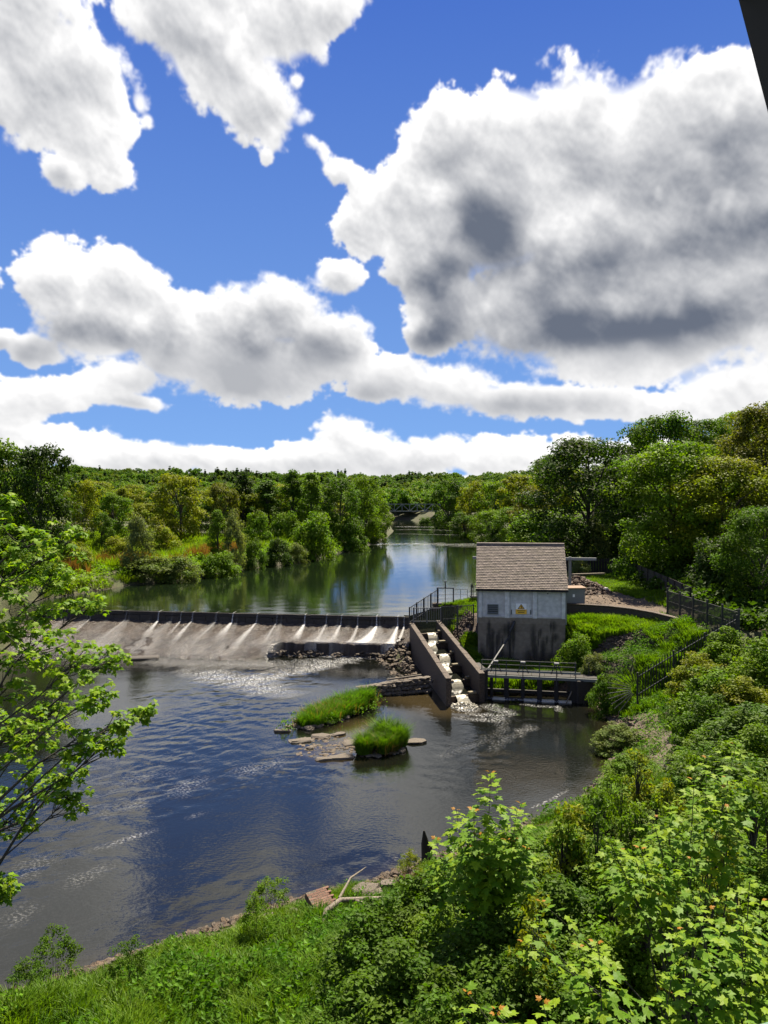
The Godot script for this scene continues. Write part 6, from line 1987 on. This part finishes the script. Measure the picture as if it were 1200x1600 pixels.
	root.tube(PackedVector3Array([gy.call(-1.3, 22.2, 0.5), gy.call(-1.0, 22.9, 0.75), gy.call(-0.55, 23.5, 0.85)]), PackedFloat32Array([0.05, 0.035, 0.01]), 6)
	solo("driftwood_root", root.done(M.pale_timber), "curved bleached root arching out of the grass on the near bank", "driftwood")
	for e in [[0.2, 22.9, 1.4, 0.1, "bleached stick lying below the curved root"], [-0.4, 23.0, 1.1, -0.2, "second bleached stick beside the rock slab"], [0.5, 23.3, 1.2, 0.25, "third bleached stick near the half-buried brick fragment"]]:
		var s := MB.new()
		s.tube(PackedVector3Array([Vector3(-e[2] / 2, 0, 0), Vector3(0, 0.04, 0.05), Vector3(e[2] / 2, 0, 0)]), PackedFloat32Array([0.03, 0.03, 0.012]), 6)
		solo("stick", s.done(M.pale_timber), e[4], "stick", "", null, at_turn(P(e[0], ground(e[0], e[1]) + 0.12, e[1]), e[3]))
	var stump := MB.new()
	var sy := ground(1.5, 27.2)
	stump.tube(PackedVector3Array([P(1.55, sy - 0.2, 27.1), P(1.52, sy + 0.3, 27.15), P(1.47, sy + 0.75, 27.2), P(1.42, sy + 1.2, 27.2)]), PackedFloat32Array([0.26, 0.20, 0.15, 0.03]), 9, Color(0.35, 0.33, 0.3))
	stump.tube(PackedVector3Array([P(1.58, sy + 0.2, 27.1), P(1.70, sy + 0.75, 27.15)]), PackedFloat32Array([0.12, 0.02]), 7, Color(0.35, 0.33, 0.3))
	solo("tree_stump", stump.done(M.bark), "dark pointed tree stump standing at the water's edge", "stump")

# ------------------------------------------------------------------ plants near the viewpoint, leaf by leaf
# puts leaves [transform, material index] on a thing: the 300 nearest the footbridge as parts, the rest as one
func leaf_parts(o: Node3D, meshes: Array, leaves: Array, tints: Array) -> void:
	leaves.sort_custom(func(a, b): return a[2] < b[2])
	var rest := {}
	for i in leaves.size():
		var l: Array = leaves[i]
		if i < 300:
			part("leaf", meshes[l[1]], o, null, l[0])
		else:
			if not rest.has(l[1]): rest[l[1]] = [[], []]
			rest[l[1]][0].append(l[0])
			rest[l[1]][1].append(tints[l[3] % tints.size()])
	for k in rest:
		many("foliage", meshes[k], rest[k][0], rest[k][1], o)

func leaf_at(p: Vector3, dir: Vector3, up: Vector3, s: float) -> Transform3D:   # leaf pointing along dir
	var z := -dir.normalized()
	var x := up.cross(z).normalized()
	return Transform3D(Basis(x, z.cross(x), z).scaled_local(Vector3(s, s, s)), p)

# centres and radii of the leafy sprays of the sycamore: x, height, distance, radius
const SPRAYS := [[-6.67, 12.79, 14.33, 0.65], [-6.50, 12.58, 15.40, 0.58], [-7.29, 11.96, 14.79, 0.74], [-6.99, 11.19, 15.61, 0.71], [-6.07, 11.35, 15.69, 0.42], [-6.18, 10.85, 13.73, 0.68], [-5.51, 10.57, 13.55, 0.54], [-5.86, 10.11, 16.43, 0.46], [-6.97, 10.08, 14.41, 0.66], [-5.49, 9.77, 14.32, 0.50], [-5.31, 8.80, 16.98, 0.34], [-5.21, 9.08, 15.15, 0.30], [-6.99, 9.05, 16.43, 0.68], [-6.86, 8.82, 15.17, 0.69], [-5.67, 8.51, 15.74, 0.44], [-5.62, 9.11, 14.03, 0.47], [-7.64, 8.71, 15.72, 0.65], [-7.53, 7.35, 16.54, 0.75], [-6.30, 7.54, 15.33, 0.53], [-7.83, 6.84, 16.09, 0.64], [-6.55, 7.78, 15.85, 0.45], [-6.89, 6.52, 13.72, 0.30], [-7.94, 13.39, 16.15, 0.40], [-6.67, 11.88, 15.57, 0.44], [-7.27, 11.02, 14.55, 0.48], [-8.4, 10.4, 15.2, 0.8], [-8.6, 12.4, 15.6, 0.8], [-8.7, 8.2, 15.9, 0.8]]

func make_sycamore() -> void:
	var rng := RandomNumberGenerator.new()
	rng.seed = 71
	var base := P(-9.6, ground(-9.6, 15.5) - 0.2, 15.5)
	var o := thing("sycamore_tree", base, "sycamore with bright green leaf sprays reaching in from the left edge over the pool", "tree")
	var w := MB.new()
	var q := -base
	var trunk := PackedVector3Array([Vector3.ZERO, P(-9.4, 7.0, 15.5) + q, P(-9.2, 11.0, 15.3) + q, P(-9.0, 15.0, 15.2) + q])
	w.tube(trunk, PackedFloat32Array([0.26, 0.20, 0.14, 0.04]), 9)
	part("trunk", w.done(M.bark), o)
	var meshes := [maple_leaf(M.leaf_lime, 0.25), maple_leaf(M.leaf_maple, 0.35), maple_leaf(M.leaf_0, 0.30)]
	var leaves := []
	for e in SPRAYS:
		var c := P(e[0], e[1], e[2])
		var rad: float = e[3]
		var r0 := P(-9.35, e[1] - 1.6 - (e[0] + 9.3) * 0.28, 15.45)
		w = MB.new()
		var m1 := r0.lerp(c, 0.45) + Vector3(0, -0.25, 0) + rand_dir(rng) * 0.35
		var m2 := r0.lerp(c, 0.8) + rand_dir(rng) * 0.10
		var thick := 0.018 + 0.018 * rng.randf()
		w.tube(PackedVector3Array([r0 + q, m1 + q, m2 + q, c + q]), PackedFloat32Array([thick * 1.5, thick, thick * 0.6, 0.012]), 6)
		# twigs, each ending in a flat rosette of leaves
		var n := int(11 + rad * 26.0)
		for k in n:
			var dir := rand_dir(rng)
			dir.y = dir.y * 0.9 + 0.1
			var tip := c + dir * rad * 0.92 * pow(rng.randf(), 0.5) * Vector3(1.1, 0.95, 1.05)
			var from := m2.lerp(c, rng.randf())
			if k % 2 == 0: w.tube(PackedVector3Array([from + q, from.lerp(tip, 0.6) + Vector3(0, -0.03, 0) + q, tip + q]), PackedFloat32Array([0.012, 0.008, 0.004]), 4, Color.WHITE, false)
			var cnt := rng.randi_range(6, 10)
			var spin := rng.randf() * TAU
			for i in cnt:
				var a := spin + TAU * i / cnt + rng.randf_range(-0.3, 0.3)
				var out := Vector3(cos(a), rng.randf_range(-0.95, 0.35), sin(a)).normalized()
				var up := (Vector3.UP + rand_dir(rng) * 0.6).normalized()
				var p := tip + out * rng.randf_range(0.015, 0.06) + Vector3(0, rng.randf_range(-0.05, 0.04), 0)
				var kind_ := 0 if rng.randf() < 0.45 else (1 if rng.randf() < 0.7 else 2)
				leaves.append([leaf_at(p + q, out, up, rng.randf_range(0.085, 0.145)), kind_, p.distance_to(EYE) + rng.randf() * 1.2, rng.randi()])
		part("branch", w.done(M.bark), o)
	leaf_parts(o, meshes, leaves, [Color(1, 1, 1), Color(0.8, 0.85, 0.8), Color(1.15, 1.05, 0.9), Color(0.65, 0.75, 0.6)])

# a young maple: upright shoots with pairs of leaves, the youngest at the tips orange
func young_maple(label: String, x: float, d: float, shoots: Array, rng: RandomNumberGenerator, size: float, warm: float) -> void:
	var base := P(x, ground(x, d) - 0.1, d)
	var o := thing("maple_sapling", base, label, "maple")
	var q := -base
	var meshes := [maple_leaf(M.leaf_maple, 0.22), maple_leaf(M.leaf_lime, 0.34), maple_leaf(M.leaf_1, 0.18), maple_leaf(M.leaf_young, 0.45)]
	var leaves := []
	var all := []
	for s in shoots:
		all.append(s)
		for k in 2: all.append([s[0] + rng.randf_range(-0.42, 0.42), s[1] - rng.randf_range(0.15, 0.75), s[2] + rng.randf_range(-0.5, 0.5), s[3] * 0.85, s[4]])
	for s in all:
		var top := P(s[0], s[1], s[2])
		var root := base + Vector3(rng.randf_range(-0.25, 0.25), 0, rng.randf_range(-0.25, 0.25))
		var mid := root.lerp(top, 0.55) + Vector3(rng.randf_range(-0.15, 0.15), 0.1, rng.randf_range(-0.15, 0.15))
		var w := MB.new()
		w.tube(PackedVector3Array([root + q, mid + q, top + q]), PackedFloat32Array([0.018, 0.011, 0.004]), 6, Color(0.8, 1.0, 0.6))
		part("stem", w.done(M.bark), o)
		var len: float = s[3]
		var nodes := int(len / 0.105)
		for k in nodes:
			var f := k / float(nodes)
			var p := top.lerp(mid, clampf(f * len / maxf(top.distance_to(mid), 0.1), 0.0, 1.0))
			var reach: float = lerpf(0.05, 0.55, pow(f, 0.7)) * s[4]
			var pairs := 2 if k < 2 else 4
			var spin := k * PI / 2 + rng.randf() * 0.6
			for i in pairs + (3 if k > 3 else 0):
				var a := spin + TAU * i / pairs + rng.randf_range(-0.5, 0.5)
				var out := Vector3(cos(a), lerpf(0.7, -0.15, minf(1.0, f * 2.5)) + rng.randf_range(-0.2, 0.2), sin(a)).normalized()
				var up := (Vector3.UP * 0.9 + out * 0.35 + rand_dir(rng) * 0.35).normalized()
				var lp: Vector3 = p + out * reach * rng.randf_range(0.35, 1.1) + Vector3(0, -0.06 * reach, 0)
				var kind_ := 3 if (k == 0 and rng.randf() < warm) else (1 if rng.randf() < (0.75 if f < 0.3 else 0.3) else (0 if rng.randf() < 0.6 else 2))
				var sz := size * rng.randf_range(0.7, 1.2) * (0.5 if k == 0 else lerpf(0.8, 1.1, minf(1.0, f * 3.0)))
				leaves.append([leaf_at(lp + q, out, up, sz), kind_, lp.distance_to(EYE) + f * 2.0 + rng.randf() * 0.5, rng.randi()])
	leaf_parts(o, meshes, leaves, [Color(1, 1, 1), Color(0.85, 0.9, 0.8), Color(1.1, 1.05, 0.9), Color(0.7, 0.8, 0.7)])

# x, distance, height of the top, radius, tint, kind, label
const NEAR_SHRUBS := [
	[-0.13, 15.5, 5.32, 1.40, 1, "near", "dark round-leaved shrub at the left end of the shrub mass, by the curved root"],
	[1.24, 16.5, 5.70, 1.49, 1, "near", "shrub below the tall maple sapling"],
	[2.84, 17.0, 5.68, 1.64, 0, "near", "shrub right of the tall maple sapling"],
	[4.77, 19.0, 5.24, 1.71, 0, "near", "shrub in the middle of the slope, right of the yellowing shore"],
	[7.72, 24.0, 4.58, 1.88, 0, "near", "bright shrub beside the lower end of the brown path"],
	[0.21, 12.5, 6.06, 1.43, 1, "near", "dark shrub filling the bottom middle of the photo"],
	[-0.59, 12.8, 5.28, 0.85, 1, "near", "low dark shrub beside the grass at the bottom"],
	[1.77, 13.2, 6.31, 1.59, 1, "near", "deep green shrub behind the orange-tipped maples"],
	[3.33, 14.2, 6.25, 1.62, 1, "near", "shrub above the orange-tipped maples, left of the dark gap"],
	[5.15, 15.4, 6.41, 1.76, 0, "near", "broad bright shrub in the middle of the right slope"],
	[7.04, 16.2, 6.59, 1.85, 0, "near", "shrub at the right edge above the upper maple"],
	[9.02, 18.0, 6.73, 1.62, 0, "near", "tall shrub cut by the right edge of the photo"],
	[9.33, 23.5, 4.82, 1.84, 0, "near", "bright shrub uphill from the broad one on the right slope"],
	[10.10, 22.0, 6.15, 2.12, 1, "near", "shrub second from the right edge, halfway up the slope"],
	[12.85, 29.5, 4.76, 1.77, 0, "near", "light green shrub right of the brown path"],
	[13.55, 28.5, 6.01, 2.23, 1, "near", "shrub near the right edge below the palisade fence"],
	[15.39, 35.5, 5.66, 2.35, 0, "near", "shrub in front of the middle of the palisade fence"],
	[17.79, 36.5, 6.66, 2.42, 0, "near", "shrub hiding the upper end of the palisade fence"],
	[15.48, 38.5, 3.61, 1.30, 0, "near", "low shrub right of the top end of the brown path"],
	[17.35, 42.5, 5.00, 1.79, 4, "near", "yellow-green shrub close against the palisade fence"],
	[19.79, 44.0, 5.99, 2.12, 0, "near", "bright shrub standing before the fence corner"],
	[10.61, 33.0, 2.62, 1.39, 0, "near", "small shrub left of the brown path above the shore"],
	[12.49, 41.0, 1.53, 1.48, 6, "near", "pale bush between the brown path and the water"],
	[-8.42, 19.5, 2.63, 0.76, 1, "airy", "young thin shrub in the bottom left corner, stems showing against the water"],
	[-8.46, 18.0, 2.33, 0.63, 1, "airy", "low dark shrub at the very bottom left corner"],
	[-3.52, 24.0, 1.00, 0.68, 0, "airy", "small light green bush on the near bank, in the middle of the shoreline"],
	[-3.44, 20.5, 1.30, 0.51, 0, "airy", "low leafy bush in front of the small light green one"],
	[-6.04, 18.0, 1.72, 0.57, 1, "airy", "low weedy bush in the grass at the bottom left"],
	[0.82, 24.5, 1.81, 0.52, 4, "airy", "small yellowish bush at the foot of the dark stump"],
	[1.24, 14.8, 5.57, 1.25, 0, "near", "leafy shrub between the tall maple sapling and the dark bottom shrub"],
	[3.66, 17.5, 5.23, 1.47, 1, "near", "shrub behind the gap right of the tall maple sapling"],
	[5.42, 18.5, 5.30, 1.34, 0, "near", "shrub left of the broad bright one on the right slope"],
	[7.12, 18.5, 5.61, 1.56, 1, "near", "shrub between the broad bright one and the right edge shrub"],
	[2.25, 12.2, 6.44, 1.25, 1, "near", "shady shrub right behind the orange-tipped maples"],
	[3.86, 12.8, 6.42, 1.31, 0, "near", "shrub behind the upper maple, its leaves in full sun"],
	[5.58, 13.6, 6.44, 1.39, 1, "near", "shrub behind the upper right maple"],
	[7.16, 14.5, 6.58, 1.31, 0, "near", "bright shrub at the right edge behind the upper maple"],
	[0.89, 10.6, 6.74, 1.21, 1, "near", "darkest shrub at the bottom edge, left of the orange-tipped maples"],
	[8.86, 20.0, 5.90, 1.44, 0, "near", "bright shrub below the right edge, uphill of the upper maple"],
	[7.37, 21.5, 4.78, 1.42, 6, "near", "pale shrub in the middle of the right slope"],
	[11.07, 26.0, 5.15, 1.72, 1, "near", "dark-leaved shrub halfway along the right slope"],
	[12.10, 25.0, 5.99, 1.80, 0, "near", "sunlit shrub at the right edge halfway up the slope"],
	[11.91, 29.0, 4.01, 1.05, 0, "near", "small bright shrub on the right of the brown path"],
	[14.03, 33.0, 5.11, 1.79, 1, "near", "shrub below the middle of the palisade fence"],
	[16.11, 34.5, 5.45, 1.87, 4, "near", "yellowish shrub below the upper half of the palisade fence"],
]

func make_near_shrubs() -> void:
	var rng := RandomNumberGenerator.new()
	rng.seed = 81
	for i in 3: add_kind("near_%d" % i, 160 + i, "shrub", 1.5, 3.0, 120, 105, 0.105, 0.05, 0.0, true, 0.23)
	for i in 2: add_kind("airy_%d" % i, 170 + i, "shrub", 1.0, 2.0, 46, 60, 0.075, 0.10, 0.0, true, 0.24)
	var k := 0
	for e in NEAR_SHRUBS:
		var g := ground(e[0], e[1])
		var height := maxf(e[2] - g, 1.3)
		var kn: String = e[5]
		plant("shrub", "%s_%d" % [kn, k % (3 if kn == "near" else 2)], e[4], P(e[0], g - 0.1, e[1]), e[3], height, e[6], "bush", "", rng)
		k += 1
	add_kind("shoot_0", 180, "tall", 0.55, 2.4, 20, 34, 0.095, 0.15, 0.0, true, 0.42)
	add_kind("shoot_1", 181, "tall", 0.55, 2.4, 18, 34, 0.105, 0.15, 0.0, true, 0.42)
	var n := 0
	while n < 40:
		var d := rng.randf_range(12.0, 24.0)
		var x := rng.randf_range(0.0, 0.52) * d
		var limit := lerpf(0.3, 13.5, (d - 12.0) / 28.0) + 0.8
		if x < limit or shore(x, d) < 3.0 or absf(x - 14.3 - (d - 41.0) * 0.14) < 1.3: continue
		plant("leafy_shoot", "shoot_%d" % (n % 2), [0, 0, 4, 1][rng.randi() % 4], P(x, ground(x, d) - 0.1, d), rng.randf_range(0.35, 0.6), rng.randf_range(2.0, 3.2), "upright leafy shoot rising between the shrubs of the right slope", "bush", "upright shoots among the shrubs of the right slope", rng)
		n += 1
	# the young maples: shoots as [x, top, distance, leafy length, width]
	young_maple("tall maple sapling with an orange tip in front of the deck's reflection", 1.7, 14.6, [[1.95, 8.50, 14.0, 1.7, 0.9], [1.35, 7.70, 14.3, 1.3, 0.8], [2.55, 7.85, 14.2, 1.2, 0.7], [1.6, 7.3, 13.6, 1.0, 0.8], [2.2, 7.4, 13.7, 1.1, 0.8]], rng, 0.17, 1.0)
	young_maple("maple with yellow-green leaves and orange tips at the bottom, middle of three", 2.7, 8.4, [[2.45, 8.35, 8.7, 1.0, 0.9], [1.75, 7.95, 8.4, 0.9, 0.9], [3.2, 8.15, 8.5, 1.0, 1.0], [1.3, 7.60, 8.8, 0.8, 0.7], [2.7, 7.75, 7.9, 0.9, 1.0], [2.0, 7.45, 7.8, 0.7, 0.9], [1.0, 7.55, 9.2, 0.6, 0.7]], rng, 0.135, 0.7)
	young_maple("maple with yellow-green leaves at the right edge above the green rail", 4.2, 8.4, [[3.55, 8.95, 8.8, 1.2, 0.9], [4.05, 8.70, 8.6, 1.2, 0.9], [3.85, 8.25, 8.1, 1.0, 0.9], [4.4, 8.9, 9.2, 1.2, 0.9], [3.4, 7.85, 7.7, 0.8, 0.9], [3.95, 7.75, 7.5, 0.8, 0.8], [4.5, 8.3, 8.3, 0.9, 0.9]], rng, 0.135, 0.3)
	young_maple("maple growing above the bottom right maples, orange tips against dark shrubs", 4.6, 11.6, [[3.3, 8.5, 11.2, 1.0, 0.9], [4.0, 8.75, 11.4, 1.1, 0.9], [4.7, 9.25, 11.6, 1.2, 0.9], [5.3, 9.05, 11.8, 1.1, 0.9], [5.6, 9.6, 12.2, 1.2, 0.9], [4.4, 8.35, 10.9, 0.9, 0.9], [2.3, 7.6, 11.2, 0.6, 0.6]], rng, 0.14, 0.5)

# ------------------------------------------------------------------ what the photographer stands behind
func slab(outline: Array, d0: float, d1: float, mat: Material) -> ArrayMesh:
	var b := MB.new()
	var n := outline.size()
	var flat := PackedVector2Array()
	for p in outline: flat.append(Vector2(p[0], p[1]))
	var idx := Geometry2D.triangulate_polygon(flat)
	for i in range(0, idx.size(), 3):
		var a := flat[idx[i]]; var c := flat[idx[i + 1]]; var e := flat[idx[i + 2]]
		if (c - a).cross(e - a) < 0.0:
			var t := c; c = e; e = t
		b.tri(P(a.x, a.y, d0), P(c.x, c.y, d0), P(e.x, e.y, d0))
		b.tri(P(a.x, a.y, d1), P(e.x, e.y, d1), P(c.x, c.y, d1))
	var area := 0.0
	for i in n: area += flat[i].cross(flat[(i + 1) % n])
	for i in n:
		var a := flat[i]; var c := flat[(i + 1) % n]
		if area < 0.0:
			var t := a; a = c; c = t
		b.quad(P(a.x, a.y, d1), P(c.x, c.y, d1), P(c.x, c.y, d0), P(a.x, a.y, d0))
	return b.done(mat)

func make_viewpoint() -> void:
	var o := thing("steel_frame", P(0.5, 14.1, 1.0), "dark steel frame of the viewing bridge cutting across the top right corner", "frame")
	# a leaning brace and the top member it meets
	part("brace", slab([[0.450, 14.16], [0.492, 14.005], [0.60, 13.60], [0.80, 13.60], [0.70, 14.16]], 0.94, 1.0, M.black), o, null, Transform3D(Basis(), -o.position))
	part("top_member", slab([[0.36, 14.150], [0.40, 14.1430], [0.45, 14.1345], [0.80, 14.11], [0.80, 14.45], [0.2, 14.45], [0.2, 14.20]], 0.93, 0.99, M.black), o, null, Transform3D(Basis(), -o.position))
	o = thing("green_rail", P(0.8, 12.78, 1.0), "green painted rail at the bottom right corner", "rail")
	var b := MB.new()
	b.box(Transform3D(Basis(Vector3.BACK, 0.26), Vector3(0.0, 0.05, 0)), Vector3(0.7, 0.09, 0.08), Color.WHITE, 0.02)
	part("top_rail", b.done(M.green_paint), o)
	part("post", boxed(Vector3(0.06, 1.6, 0.06), M.green_paint), o, null, at_turn(Vector3(0.30, -0.70, 0)))
